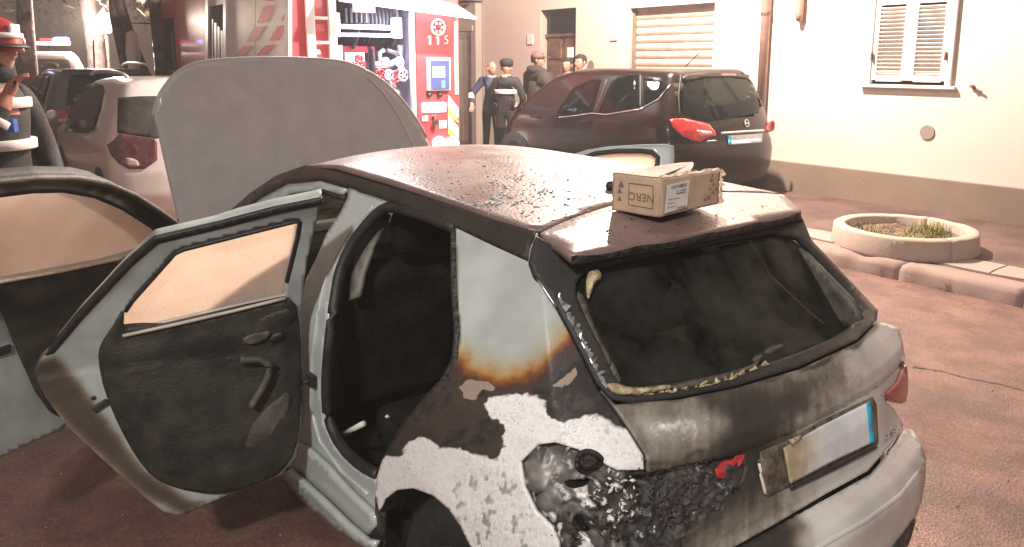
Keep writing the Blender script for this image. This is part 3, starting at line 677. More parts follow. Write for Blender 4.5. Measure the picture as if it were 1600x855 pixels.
# ---- rear quarter panel
gapl = [(825, 409), (833, 430), (867, 480), (902, 545), (932, 605), (957, 640), (982, 675), (1005, 712), (1006, 734)]
QP = [(712, 356), (768, 383)] + gapl + [(965, 735), (942, 722), (902, 701), (866, 691), (840, 695), (812, 722), (818, 762), (836, 800), (862, 826), (872, 850), (880, 1000), (790, 1010), (775, 930), (752, 880), (735, 855), (720, 825), (700, 795), (675, 774), (645, 763), (620, 766), (602, 780), (592, 800), (586, 775), (589, 745), (597, 720), (617, 690), (638, 655), (666, 622), (698, 590), (715, 560), (719, 520), (714, 450)]
scorch = [(690, 548), (722, 553), (745, 568), (785, 578), (815, 577), (845, 565), (862, 540), (880, 518), (905, 510), (940, 500), (1050, 700), (1050, 1100), (500, 1100), (500, 540)]
ashp = [(560, 720), (600, 715), (622, 712), (655, 678), (668, 680), (690, 702), (735, 708), (775, 714), (792, 690), (790, 668), (770, 650), (758, 636), (768, 620), (800, 618), (840, 622), (858, 636), (868, 652), (905, 650), (928, 645), (962, 660), (1040, 700), (1040, 740), (940, 740), (880, 1100), (500, 1100)]
darkp = [(858, 628), (880, 615), (905, 608), (915, 630), (900, 648), (875, 655), (860, 645)]
tanp = [[(712, 600), (730, 590), (765, 594), (780, 604), (765, 612), (750, 622), (725, 620)], [(850, 608), (880, 594), (897, 572), (905, 590), (890, 604), (870, 606)], [(560, 715), (612, 640), (640, 650), (620, 705)]]
def qburn(v):
    P = v.copy(); nn = np.array([[noise.noise(V((p[0] / 26, p[1] / 26, 1.5))), noise.noise(V((p[0] / 26, p[1] / 26, 7.5)))] for p in P]); n4 = np.array([[noise.noise(V((p[0] / 8, p[1] / 8, 1.5))), noise.noise(V((p[0] / 8, p[1] / 8, 7.5)))] for p in P]); Q = P + nn * 9 + n4 * 4
    R = zone(P + nn * 6, scorch, 38); R = np.maximum(R, 0)
    R = R * (.82 + .18 * zone(Q, [(860, 560), (960, 560), (1000, 700), (840, 660)], 20))
    G = zone(Q, ashp, 7) * (1 - zone(Q, darkp, 6)); G = G * (1 - (.24 + .62 * np.array([noise.noise(V((p[0] / 5, p[1] / 9, 5.5))) + .6 * noise.noise(V((p[0] / 14, p[1] / 20, 5.5))) for p in P])) * zone(Q, [(715, 722), (790, 716), (850, 800), (860, 900), (740, 900), (690, 790)], 26)) * (1 - (.25 + .8 * np.clip(n4[:, 0], 0, 1)) * zone(Q, [(850, 612), (960, 640), (985, 690), (940, 700), (860, 660)], 20)); G = np.clip(G + n4[:, 0] * .35 * G * (1 - G) * 4, 0, 1); R = np.where(R > .8, np.clip(R + .25 * nn[:, 1] + .2 * n4[:, 1], .83, 1), R)
    R = R * (1 - .8 * zone(Q, [(700, 722), (800, 714), (870, 800), (880, 1000), (730, 1000), (680, 790)], 7))
    B = np.max([zone(Q, t, 5) for t in tanp], 0) * np.array([.8]); B = np.where(zone(Q, tanp[2], 14) > .2, np.minimum(B, .45), B)
    return R, G, B
quarter = pxpanel('rear_quarter_panel', QP, CF, FB, MT['burn'], car, 4.2, 0, .012, burn=qburn)
# black body side behind the gap, wheel arch liner
pxpanel('arch_liner', [(586, 740), (640, 740), (700, 770), (760, 850), (790, 1010), (560, 1010), (570, 850)], CF, FS, MT['char'], car, 12, -.16, .01)
arch = CF.hit([(592, 800), (602, 780), (620, 766), (645, 763), (675, 774), (700, 795), (720, 825), (735, 855), (752, 880), (775, 930)], FS)
v = []; f = []
for i, q in enumerate(arch): v += [V(q), V(q) - V((0, .03, .006)), V(q) - V((0, .2, .0))]
for i in range(len(arch) - 1):
    for j in range(2): f.append((i * 3 + j, i * 3 + j + 1, i * 3 + j + 4, i * 3 + j + 3))
link('arch_lip', v, f, MT['char'], car, True)
# ---- left rear wheel
def wheel(parent, c, r, wd, m, side=1, spokes=5):
    wl = MB().lathe(c, [(r * .62, -wd / 2), (r * .93, -wd / 2), (r, -wd * .32), (r, wd * .32), (r * .93, wd / 2), (r * .62, wd / 2), (r * .60, wd * .3)], 36, 'Y').make('wheel', MT['tyre'], parent, True)
    b = MB(); b.lathe(c, [(r * .63, side * wd * .42), (r * .60, side * wd * .44), (r * .57, side * wd * .30), (r * .5, side * wd * .05), (.0, side * wd * .05)], 30, 'Y')
    for k in range(spokes):
        a = k * 2 * math.pi / spokes + .5; R = Matrix.Rotation(-a, 3, 'Y'); q = V(c) + R @ V((r * .33, side * wd * .30, 0)); b.box(q, (r * .5, wd * .14, r * .17), R=R)
    b.lathe(V(c), [(.0, side * wd * .42), (r * .13, side * wd * .42), (r * .16, side * wd * .3)], 14, 'Y')
    b.make('rim', m, wl, False); return wl
wheel(car, (-.13, .66, .325), .325, .2, MT['rim'])
wheel(car, (-.13, -.66, .325), .325, .2, MT['rim'], -1)
wheel(car, (2.35, .66, .325), .325, .2, MT['rim']); wheel(car, (2.35, -.66, .325), .325, .2, MT['rim'], -1)

# ---- B pillar jamb, sill
BP = [(545, 291), (560, 300), (600, 313), (612, 317), (597, 322), (579, 333), (560, 352), (541, 380), (528, 410), (517, 458), (507, 540), (502, 605), (505, 658), (527, 703), (560, 735), (588, 750), (587, 775), (592, 802), (585, 806), (545, 768), (510, 728), (480, 700), (462, 690), (469, 660), (472, 620), (470, 590), (468, 550), (466, 520), (469, 470), (478, 436), (497, 397), (510, 365), (531, 333), (543, 308)]
bpillar = pxpanel('door_pillar', BP, CF, FS, MT['paint'], car, 6, -.035, .02)
pxtube('pillar_crease', [(585, 322), (556, 350), (534, 382), (512, 425), (498, 480), (488, 560), (486, 640), (500, 690), (535, 738), (575, 772)], CF, FS, MT['paint'], bpillar, .007, -.034, 10, 8)
pxpanel('sill', [(462, 693), (480, 702), (510, 730), (546, 770), (584, 808), (586, 822), (571, 842), (540, 818), (500, 778), (452, 733), (444, 722)], CF, FS, MT['paint'], car, 8, -.012, .02)
pxpanel('sill_lip', [(450, 736), (500, 781), (540, 821), (572, 846), (585, 849), (582, 862), (560, 852), (515, 822), (468, 780), (446, 752), (439, 741)], CF, FS, MT['paint'], car, 8, .02, .02)
pxpanel('sill_step', [(448, 728), (500, 776), (545, 816), (584, 845), (584, 858), (540, 828), (495, 788), (444, 742)], CF, FS, MT['black'], car, 8, -.014, .01)
pxpanel('sill_end', [(586, 775), (600, 800), (600, 900), (585, 880), (575, 846), (586, 820)], CF, FS, MT['char'], car, 8, -.02, .01)
strap = CF.hit([(472, 598), (486, 594)], FS, -.02)
MB().box(strap[1], (.05, .02, .045)).tube([strap[0] + np.array([0, .12, 0]), strap[1]], .010).make('door_check', MT['black'], bpillar, bevel=.008)
sealL = smooth([(712, 357), (660, 336), (610, 322), (592, 330), (566, 358), (544, 392), (530, 425), (522, 470), (513, 545), (509, 605), (512, 655), (532, 698), (566, 730), (592, 742)], 1, False)
pxtube('door_seal', sealL, CF, FS, MT['black'], car, .019, -.05, 10, 8)
pxtube('door_seal', [(592, 742), (610, 706), (632, 668), (662, 632), (694, 596), (712, 562), (716, 520), (711, 440), (710, 360)], CF, FS, MT['char'], car, .012, -.02, 10, 6)
pxpanel('pillar_lining', [(604, 332), (598, 350), (580, 385), (566, 425), (558, 462), (545, 470), (548, 430), (560, 390), (578, 350), (590, 335)], CF, FS, MT['innerw'], car, 8, -.12, .02)
# ---- cabin: everything sooty and dark
b = MB(); b.box((.9, 0, .28), (2.6, 1.3, .08)); b.box((-.25, 0, .50), (.6, 1.1, .06)); floor = b.make('cabin_floor', MT['interior'], car)
b = MB(); b.box((1.75, 0, .82), (.4, 1.3, .28)); b.box((2.0, 0, .6), (.1, 1.35, .7)); b.make('dashboard', MT['interior'], car, bevel=.04)
v, f = tri([(-.26, -.46), (-.26, .5), (1.3, .5), (1.3, -.46)], .15); link('headlining', [(a, c, float(T(a, c)) - .035) for a, c in v], f, MT['interior'], car, True)
def seat(nm, x, y, wd, bh):
    s = MB().box((x + .05, y, .50), (.52, wd, .16)).make(nm, MT['interior'], car, bevel=.05)
    R = Matrix.Rotation(rad(-18), 3, 'Y')
    MB().box((x - .30, y, .78), (.14, wd, bh), R=R).make('backrest', MT['interior'], s, bevel=.05); return s
for y in (.36, -.36):
    s = seat('front_seat', 1.2, y, .50, .62); MB().box((.70, y, 1.20), (.10, .26, .16)).make('headrest', MT['interior'], s, bevel=.04)
s = seat('rear_seat', .42, 0, 1.16, .55)
for y in (.36, 0, -.36): MB().box((-.02, y, 1.11), (.09, .24, .13)).make('headrest', MT['interior'], s, bevel=.03)
MB().box((-.22, 0, .93), (.36, 1.06, .03)).make('parcel_shelf', MT['interior'], car)
MB().box((-.44, 0, .70), (.05, 1.1, .45)).make('boot_lining', MT['interior'], car)
MB().tube([(.1, .48, 1.33), (.3, .47, 1.345), (.34, .47, 1.30)], .010).tube([(.60, .49, 1.35), (.62, .48, 1.31)], .008).make('grab_handle', MT['trim2'], car)
for (px, py, l) in ((628, 378, .028), (659, 369, .028)):
    q = CF.hit([(px, py)], FS, -.30)[0]; MB().box(q, (.008, .008, l)).make('clip', MT['steel'], car)
q = CF.hit([(538, 678), (568, 662)], FS, -.10); tube('broken_clip', q, .010, MT['paper'], car, 6)
q = CF.hit([(605, 651)], FS, -.16)[0]; MB().lathe(q, [(0, -.008), (.008, 0), (0, .008)], 8).make('bolt', MT['paper'], car)
# right flank, seen from inside through the glass (window openings left out)
def mirror_side(poly, holes, m, off=.0, nm='right_side_panel'):
    v, f = tri(poly, .08, holes); return link(nm, [(x, -float(Sy(x, z)) + off, z) for x, z in v], f, m, car, True, .02)
mirror_side([(-.52, .3), (1.15, .25), (1.15, 1.37), (.25, 1.33), (-.12, 1.05), (-.42, .95)], [], MT['paint'])
mirror_side([(-.52, .3), (1.15, .25), (1.15, 1.37), (.25, 1.33), (-.12, 1.05), (-.42, .95)], [], MT['interior'], .03, 'right_side_lining')
pxpanel('right_pillar_lining', [(1178, 372), (1215, 362), (1262, 400), (1330, 470), (1345, 500), (1318, 512), (1270, 470), (1215, 425)], CF, lambda p: np.where(p[..., 1] > -.35, 1., -(p[..., 1] + .60 - .35 * (p[..., 2] - 1.0))), MT['trim2'], car, 10, 0, .02)
pxpanel('right_pillar_lining', [(1120, 385), (1168, 376), (1200, 432), (1260, 488), (1300, 520), (1270, 530), (1190, 480)], CF, lambda p: np.where(p[..., 1] > -.35, 1., -(p[..., 1] + .64 - .35 * (p[..., 2] - 1.0))), MT['trim'], car, 10, 0, .02)
# front wings and bonnet slot, mostly hidden behind the doors
for sy in (1, -1):
    v, f = tri([(1.95, .3), (2.9, .3), (3.05, .75), (2.7, .92), (1.95, 1.0)], .1, [[(2.35 + .36 * math.cos(a), .33 + .36 * math.sin(a)) for a in np.linspace(.05, math.pi - .05, 12)] + [(2.01, .31), (2.69, .31)]][:0])
    link('front_wing', [(x, sy * .79, z) for x, z in v], f, MT['paint'], car, True, .02)
MB().box((3.02, 0, .55), (.12, 1.5, .5)).make('front_bumper', MT['paint'], car, bevel=.05)
MB().box((2.5, 0, .72), (.8, 1.3, .3)).make('engine_bay', MT['interior'], car, bevel=.05)

# ---- bonnet, propped wide open
def FH(p): return -(p[..., 0] - (2.33 + .10 * (p[..., 2] - .95) + .03 * (1 - ((p[..., 1] - .12) / .8) ** 2) * 1.0))
bo = [(290, 372), (276, 330), (260, 262), (248, 207), (240, 182), (243, 162), (252, 142), (272, 116), (298, 100), (340, 93), (430, 90), (515, 93), (552, 100), (592, 121), (622, 148), (648, 182), (666, 214), (682, 250), (700, 310), (640, 420), (330, 420)]
bonnet = pxpanel('bonnet', smooth(bo, 1), CF, lambda p: -FH(p) if False else (p[..., 0] * 0 + (2.33 + .10 * (p[..., 2] - .95) - .03 * (1 - ((p[..., 1] - .12) / .8) ** 2)) - p[..., 0]) , MT['hood'], car, 10, 0, .03)
def FH2(p): return (2.33 + .10 * (p[..., 2] - .95) - .03 * (1 - ((p[..., 1] - .12) / .8) ** 2)) - p[..., 0]
pxtube('bonnet_crease', [(572, 118), (600, 147), (622, 180), (640, 216), (656, 250)], CF, FH2, MT['hood'], bonnet, .010, -.003, 10, 8)
pxtube('bonnet_edge', smooth([(240, 182), (243, 162), (252, 142), (272, 116), (298, 100), (340, 93), (430, 90), (515, 93), (552, 100), (592, 121), (622, 148), (648, 182), (666, 214)], 1, False), CF, FH2, MT['hood'], bonnet, .009, -.008, 12, 8)
tube('bonnet_stay', [(2.7, .5, .8), (2.42, .6, 1.3)], .008, MT['steel'], car)

MT['taupe'] = mat('smoked_taupe_plastic', (.13, .10, .072), .5, 0, .45, 30, bump=.2, bs=60)
# ---- tailgate: window surround, lower skin, plate, badge
outer = [(838, 368), (893, 402), (1000, 387), (1130, 362), (1252, 336), (1268, 375), (1320, 430), (1372, 485), (1370, 500), (1340, 530), (1250, 572), (1150, 602), (1060, 620), (990, 629), (957, 622), (935, 600), (905, 541), (870, 476), (836, 428), (829, 408)]
inner = [(912, 424), (1000, 402), (1120, 380), (1238, 358), (1290, 412), (1350, 478), (1350, 490), (1318, 520), (1238, 556), (1140, 584), (1050, 599), (988, 605), (964, 598), (940, 545), (912, 490), (896, 450)]
link('windscreen', [(1.42, .48, 1.37), (1.42, -.48, 1.37), (2.25, -.62, .96), (2.25, .62, .96)], [(0, 1, 2, 3)], MT['sootglass'], car, False, .005)
tail = pxpanel('tailgate', outer, CF, FR, MT['hatch'], car, 7, .004, .02, holes=[smooth(inner, 1)], burn=lambda v: (.96 - .38 * zone(v, [(1250, 560), (1330, 440), (1500, 480), (1400, 620)], 50) * (v[:, 0] > 1200),))
pxpanel('window_ledge', [(985, 610), (1060, 604), (1150, 588), (1245, 560), (1325, 524), (1352, 494), (1352, 478), (1335, 470), (1300, 500), (1220, 540), (1130, 566), (1040, 582), (990, 585), (962, 560), (945, 520), (915, 455), (900, 450), (940, 545), (964, 600)], CF, FR, MT['trim'], tail, 8, -.035, .01)
pxpanel('rear_glass', smooth([(910, 420), (1000, 398), (1120, 376), (1240, 354), (1294, 410), (1356, 480), (1354, 494), (1320, 524), (1238, 560), (1140, 588), (1050, 603), (985, 609), (958, 600), (936, 545), (908, 490), (892, 450)], 1), CF, FR, MT['sootglass'], tail, 14, -.016, .004)
pxtube('gap_edge', [(840, 366), (829, 390), (827, 408), (836, 430), (869, 480)], CF, FB, MT['steel'], tail, .0035, .004, 8)
hs = [(939, 610), (962, 632), (1062, 624), (1152, 606), (1252, 576), (1342, 534), (1374, 502), (1404, 512), (1411, 536), (1414, 560), (1412, 577), (1402, 597), (1384, 614), (1384, 628), (1398, 640), (1406, 655), (1412, 664), (1396, 690), (1356, 736), (1290, 772), (1213, 818), (1145, 856), (1090, 880), (1052, 900), (1070, 862), (1066, 838), (1092, 822), (1108, 802), (1128, 796), (1134, 768), (1158, 756), (1166, 732), (1160, 712), (1120, 719), (1090, 722), (1012, 739), (1010, 712), (986, 673), (962, 638)]
hsoot = [(1075, 600), (1200, 584), (1270, 590), (1276, 630), (1232, 676), (1242, 716), (1215, 770), (1110, 850), (1040, 910), (900, 910), (960, 728), (1080, 706), (1108, 662), (1070, 630)]
hash_ = [(968, 650), (1010, 634), (1070, 628), (1120, 632), (1140, 660), (1100, 695), (1020, 716), (1005, 704)]
def hburn(v):
    nn = np.array([[noise.noise(V((p[0] / 30, p[1] / 30, 1.5))), noise.noise(V((p[0] / 30, p[1] / 30, 7.5)))] for p in v]); Q = v + nn * 12
    R = np.maximum(.72 * zone(Q, [(1000, 735), (1160, 700), (1200, 740), (1120, 860), (1040, 910)], 40), zone(Q, hsoot, 42) * .93); R = np.maximum(R, .66 * zone(Q, [(900, 600), (1200, 580), (1310, 545), (1330, 590), (1290, 640), (1240, 660), (1245, 800), (1100, 900), (900, 900)], 55)); R = np.maximum(R, .8 * zone(Q, [(1000, 716), (1100, 694), (1190, 680), (1200, 706), (1100, 722), (1005, 740)], 12))
    st = np.array([noise.noise(V((p[0] / 9, p[1] / 60, 2))) + .7 * noise.noise(V((p[0] / 5, p[1] / 7, 4))) for p in v]); R = np.clip(R + st * .11 * np.clip(R * 4, 0, 1), 0, 1)
    R = np.where((v[:, 1] < 650), np.maximum(R, .8 * zone(Q, [(930, 600), (1060, 618), (1150, 598), (1250, 568), (1340, 528), (1370, 495), (1378, 503), (1345, 538), (1255, 579), (1150, 610), (1060, 628), (965, 633)], 5)), R)
    R = R * (1 - .22 * zone(Q, [(1020, 800), (1180, 720), (1240, 780), (1120, 870), (1020, 880)], 30))
    R = R * (1 - .60 * zone(Q, hash_, 34))
    s2 = np.array([noise.noise(V((p[0] / 5, p[1] / 5, 2))) + noise.noise(V((p[0] / 16, p[1] / 11, 4))) for p in v]); G = (.44 + .20 * s2) * zone(Q, hash_, 36); B = .50 * zone(Q, [(1170, 720), (1290, 665), (1290, 740), (1200, 790)], 14)
    return R, G, B
hatch = pxpanel('tailgate_skin', hs, CF, FB, MT['hatch'], tail, 5, 0, .015, burn=hburn)
# black body behind every gap of the tail
pxpanel('tail_shell', [(880, 470), (900, 560), (950, 640), (1060, 628), (1160, 608), (1260, 578), (1340, 540), (1366, 515), (1380, 530), (1385, 600), (1385, 660), (1370, 710), (1210, 840), (1000, 960), (860, 1000), (700, 1010), (760, 860), (800, 720)], CF, FB, MT['interior'], car, 16, -.045, .01)
# singed remains on the window frame
random.seed(21)
def shards(name, line, n, m, parent, w0, w1, off, F=FR, jit=4):
    D = dens(line, 2, False); P = CF.hit(D, F, off); v = []; f = []
    for _ in range(n):
        i = random.randrange(len(D) - 4); a = V(P[i]); b_ = V(P[min(len(D) - 1, i + random.randrange(2, 6))]); k = len(v)
        q = V((random.gauss(.004, .004), -random.uniform(w0, w1), random.uniform(-.004, .012)))
        v += [a, b_, (a + b_) / 2 + q, a + q * .6]; f.append((0 + k, 1 + k, 2 + k, 3 + k))
    return tag(link(name, v, f, m, parent, False, .003), kind='stuff')
shards('glass_shards', [(872, 462), (884, 488), (902, 520), (922, 558), (936, 590), (948, 606)], 70, MT['shard'], tail, .004, .022, .008)
shards('glass_shards', [(955, 612), (1000, 618), (1060, 610), (1130, 596), (1210, 566)], 40, MT['residue'], tail, .0, .010, .010)
def blob(name, poly, off, m, step=5, amp=.012, sc=30, F=FR, seed=0):
    def dp(P, v):
        e = np.clip(sdist(v, poly) / 8, 0, 1)
        return np.array([q + np.array((-1, .3, .5)) * (amp * e[i] * (.6 + noise.noise(V(q) * sc + V((seed, 0, 0))))) for i, q in enumerate(P)])
    return pxpanel(name, poly, CF, F, m, tail, step, off, .008, disp=dp)
blob('melted_trim', smooth([(921, 422), (936, 420), (942, 434), (930, 442), (924, 458), (919, 470), (915, 455), (916, 435)], 1), .012, MT['residue'], 3, .018)
blob('melted_trim', smooth([(945, 600), (962, 598), (985, 606), (1010, 605), (1045, 600), (1052, 606), (1020, 614), (985, 618), (958, 614)], 1), .012, MT['residue'], 3, .016)
blob('melted_trim', smooth([(938, 540), (948, 545), (956, 566), (950, 574), (940, 560)], 1), .0, MT['trim2'], 3, .016)
blob('melted_trim', smooth([(900, 450), (915, 462), (930, 512), (955, 560), (975, 598), (960, 600), (935, 560), (912, 512), (895, 470)], 1), -.02, MT['trim2'], 4, .02)
blob('melted_trim', smooth([(1048, 600), (1120, 586), (1165, 574), (1190, 560), (1180, 575), (1140, 590), (1100, 602), (1055, 610)], 1), .008, MT['trim2'], 4, .014)
blob('melted_trim', smooth([(1170, 560), (1200, 540), (1230, 534), (1222, 548), (1196, 558), (1180, 570)], 1), -.02, MT['trim2'], 4, .016)
q = CF.hit([(1145, 515)], FR, -.25)[0]; MB().box(q, (.004, .03, .016)).make('paper_scrap', MT['paper'], car)
# number plate (blank: its characters are blurred out), singed on its left half
pxpanel('plate_recess', [(1188, 706), (1236, 686), (1284, 658), (1364, 620), (1370, 632), (1373, 692), (1366, 702), (1240, 758), (1200, 778), (1194, 768)], CF, FR, MT['taupe'], tail, 8, .003, .004)
def FP(p): return -.668 + .045 * (p[..., 1] / .3) ** 2 + .10 * (.83 - p[..., 2]) * -1 - p[..., 0]
pb = burnt_mat('plate_face', (.78, .79, .80), .35, (.16, .12, .07), .3, .2, ((.3, (.62, .58, .48)), (.5, (.40, .32, .20)), (.75, (.26, .2, .12))))
pl = pxpanel('number_plate', [(1226, 700), (1284, 666), (1361, 627), (1367, 690), (1300, 722), (1236, 756)], CF, FR, pb, tail, 4, .014, .006, burn=lambda v: (.50 * zone(v, [(1150, 650), (1262, 650), (1275, 690), (1262, 780), (1150, 800)], 26), v[:, 0] * 0, v[:, 0] * 0))
pxpanel('plate_band', [(1354.5, 630), (1361, 626.5), (1367.5, 690), (1361, 693)], CF, FR, MT['plateb'], pl, 4, .0165, .002)
pxpanel('plate_frame', [(1236, 760), (1300, 728), (1368, 694), (1372, 700), (1302, 736), (1238, 766)], CF, FR, MT['black'], pl, 6, .016, .006)
pxpanel('plate_lamp_cover', [(1236, 688), (1250, 680), (1254, 684), (1240, 697)], CF, FR, MT['residue'], tail, 4, .02, .01)
pxtube('chrome_strip', [(1186, 724), (1190, 748), (1196, 772)], CF, FR, MT['paper'], tail, .004, .008, 6)
a = CF.hit([(1376, 690), (1408, 664), (1394, 670)], FR, .004); c = V(CF.hit([(1392, 678)], FR, .006)[0])
text('badge', '35 TDI', .034, MT['chrome'], tail, basis(c, V(a[1]) - V(a[0]), V((0, .02, 1))), .003)
# right tail lamp
pxpanel('tail_lamp', [(1384, 616), (1402, 600), (1412, 580), (1417, 572), (1419, 590), (1419, 612), (1416, 628), (1408, 631), (1397, 627)], CF, FB, MT['deadlamp'], car, 4, .012, .03)
# ---- bumper
bs = [(1143, 862), (1213, 824), (1292, 779), (1360, 741), (1400, 694), (1415, 668), (1426, 672), (1438, 688), (1447, 716), (1446, 750), (1440, 785), (1428, 818), (1415, 860), (1395, 920), (1200, 1020), (1040, 1060), (1000, 900), (1090, 886)]
def bburn(v):
    nn = np.array([[noise.noise(V((p[0] / 30, p[1] / 30, 1.5))), noise.noise(V((p[0] / 30, p[1] / 30, 7.5)))] for p in v]); Q = v + nn * 16
    return zone(Q, [(900, 800), (1200, 800), (1230, 800), (1250, 830), (1240, 900), (1200, 1100), (900, 1100)], 30) * .95, .0 * v[:, 0], .0 * v[:, 0]
bump = pxpanel('rear_bumper', bs, CF, FB, MT['hatch'], car, 8, .0, .015, burn=bburn)
pxtube('bumper_crease', [(1436, 735), (1405, 775), (1350, 815), (1290, 848), (1240, 880)], CF, FB, MT['hatch'], bump, .008, -.004, 10, 8)
pxpanel('bumper_insert', [(1432, 812), (1424, 840), (1408, 880), (1300, 960), (1290, 930), (1390, 865)], CF, FB, MT['char'], bump, 8, .006, .01)
# ---- the burnt-out left corner: melted lamp housing and bumper
mel = [(808, 722), (838, 692), (866, 688), (903, 698), (943, 719), (966, 732), (1006, 732), (1012, 740), (1090, 718), (1175, 700), (1178, 740), (1150, 775), (1120, 815), (1085, 845), (1075, 900), (1010, 1060), (870, 1060), (868, 860), (855, 830), (830, 800), (814, 765)]
def mdisp(P, v):
    out = []; e = np.clip(sdist(v, mel) / 14, 0, 1)
    for i, q in enumerate(P):
        p = V(q); rt = max(0, min(1, (v[i][0] - 990) / 60)); a = (noise.fractal(p * 9, .9, 2.1, 3) * .040 - abs(noise.noise(p * 19 + V((4, 1, 0)))) * .045) * (1 - .55 * rt) + noise.noise(p * (48 + 40 * rt)) * (.006 + .006 * rt) + .018 * rt
        n_ = V((-1, .55, .1)).normalized(); out.append(p + n_ * (a * e[i] - .012))
    return np.array(out)
def mburn(v):
    n_ = np.array([noise.noise(V((p[0] / 13, p[1] / 16, 3.1))) for p in v]); n2 = np.array([noise.noise(V((p[0] / 30, p[1] / 40, 9.1))) for p in v])
    G = np.clip((n_ * 1.0 + n2 * .8) * .9 + .16, 0, .62); G *= 1 - zone(v, [(900, 690), (955, 690), (950, 735), (905, 735)], 12)
    G = np.maximum(G, .50 * zone(v, [(830, 700), (890, 700), (905, 770), (850, 770)], 30))
    B = .40 * np.clip(n2 * 2.2, 0, 1)
    R = np.clip(.88 + .5 * n2 + .35 * n_, .35, 1); R = np.where(v[:, 0] > 985, np.maximum(R, .85), R); R *= 1 - .45 * zone(v, [(815, 720), (870, 695), (930, 740), (920, 790), (850, 800)], 20); R = np.maximum(R, .97 * zone(v, [(905, 706), (940, 715), (946, 745), (915, 750)], 6)); G = G * np.where(v[:, 0] > 990, .62, .95); return R, G, B
melm = burnt_mat('melted_plastic', (.3, .3, .3), .22, (.030, .026, .023), .0, .9, ((.3, (.30, .28, .26)), (.5, (.16, .145, .13)), (.7, (.085, .075, .066)), (.88, (.045, .038, .034))))
melt = pxpanel('melted_corner', mel, CF, FB, melm, car, 3.4, -.005, .01, burn=mburn, disp=mdisp)
def mk(p, r, n, seed):     # melted drips and lumps
    random.seed(seed); v = []; f = []
    for _ in range(n):
        px, py = random.choice(p); q = V(CF.hit([(px + random.gauss(0, 16), py + random.gauss(0, 16))], FB, .004)[0]); k = len(v); s = random.uniform(.4, 1) * r
        u = V((random.gauss(0, 1), random.gauss(0, 1), random.gauss(0, 1))).normalized(); w_ = u.orthogonal().normalized(); t = u.cross(w_)
        v += [q + u * s, q - u * s, q + w_ * s * .5, q - w_ * s * .5, q + t * s * .3, q - t * s * .3]
        for a in (0, 1):
            for c_ in ((2, 4), (4, 3), (3, 5), (5, 2)): f.append((k + a, k + c_[0], k + c_[1]))
    return v, f
v, f = mk([(1010, 760), (1050, 780), (1080, 770), (1040, 800), (1000, 800), (940, 800), (960, 830), (900, 830), (1100, 745)], .008, 200, 5)
tag(link('melted_lumps', v, f, mat('glinting_melted_lumps', (.05, .042, .038), .14, 0, .6, 40, bump=.4, bs=90), melt), kind='stuff')
v, f = mk([(930, 775), (945, 790), (975, 775), (960, 760), (985, 800)], .009, 50, 6)
tag(link('ash_lumps', v, f, mat('white_ash', (.62, .60, .57), .9, 0, .3, 40), melt), kind='stuff')
ring = V(CF.hit([(922, 728)], FB, .004)[0]); sk = MB(); sk.tube([(.027 * math.cos(t_), .030 * math.sin(t_), .012 + .004 * math.sin(2 * t_)) for t_ in np.linspace(0, 2 * math.pi, 21)], .006, 6); sk.lathe((0, 0, 0), [(.026, .012), (.015, .002), (0, .0)], 18); sk.make('lamp_socket', MT['char'], melt, True).matrix_local = basis(ring, V((.5, .8, 0)), V((-.3, .1, .9)))
pxpanel('melted_lamp', smooth([(1118, 728), (1160, 708), (1168, 714), (1150, 735), (1130, 750), (1118, 745)], 1), CF, FB, MT['red_lamp'], melt, 3, .004, .004, disp=lambda P, v: np.array([V(q) + V((-1, .3, 0)) * .012 * noise.noise(V(q) * 40) for q in P]))

# ---- doors (local: x from hinge to free edge, y = inner face normal, z up)
def door_frame(h, tip_px, tz, label=None):
    hw_ = CF.M @ V((h[0], h[1], 0)); o, d = WF.rays([tip_px]); t = (tz - HC) / d[0][2]; P = V(o[0] + d[0] * t); dv = P - hw_
    return Frame((hw_.x, hw_.y, 0), math.atan2(dv.y, dv.x)), dv.to_2d().length
def lean(z): return .80 - sb(z)
def make_door(fr, side, name):
    o = empty(name, (0, 0, 0), 0, car); M = CF.M.inverted() @ fr.M; o.rotation_mode = 'QUATERNION'; o.location = M.translation; o.rotation_quaternion = M.to_quaternion(); return o
DF, dl = door_frame((.78, .80), (60, 575), .88)
sgn = 1 if (DF.R.T @ (np.array([0, 0, 0]) - DF.T))[1] > 0 else -1      # which side of the door faces the camera
def FD(p, off=0): return sgn * p[..., 1] - np.where(p[..., 2] > .85, lean(p[..., 2]), 0)
SHELL = [(503, 313), (430, 328), (350, 349), (243, 374), (200, 412), (123, 494), (76, 552), (60, 566), (52, 584), (72, 622), (103, 664), (157, 715), (226, 777), (256, 800), (276, 805), (292, 803), (360, 772), (400, 758), (440, 742), (462, 715), (470, 660), (472, 560), (468, 500), (480, 407)]
GLASS = [(192, 524), (194, 490), (205, 470), (270, 396), (285, 388), (380, 364), (462, 343), (471, 345), (466, 373), (449, 441), (446, 466)]
def dburn(v):
    nn = np.array([noise.noise(V((p[0] / 24, p[1] / 24, 1.5))) for p in v]); Q = v + nn[:, None] * 7
    R = .74 * zone(Q, [(40, 560), (85, 556), (118, 592), (165, 655), (222, 732), (300, 785), (330, 790), (290, 806), (225, 775), (100, 660), (40, 590)], 12)
    R = np.maximum(R, .30 * zone(v, [(243, 366), (76, 546), (84, 552), (125, 510), (252, 380)], 5))
    return R, v[:, 0] * 0, v[:, 0] * 0
shell = pxpanel('rear_door', SHELL, DF, FD, MT['doorb'], None, 6, 0, .045, holes=[GLASS], burn=dburn)
M = CF.M.inverted() @ DF.M; shell.parent = car; shell.matrix_local = M
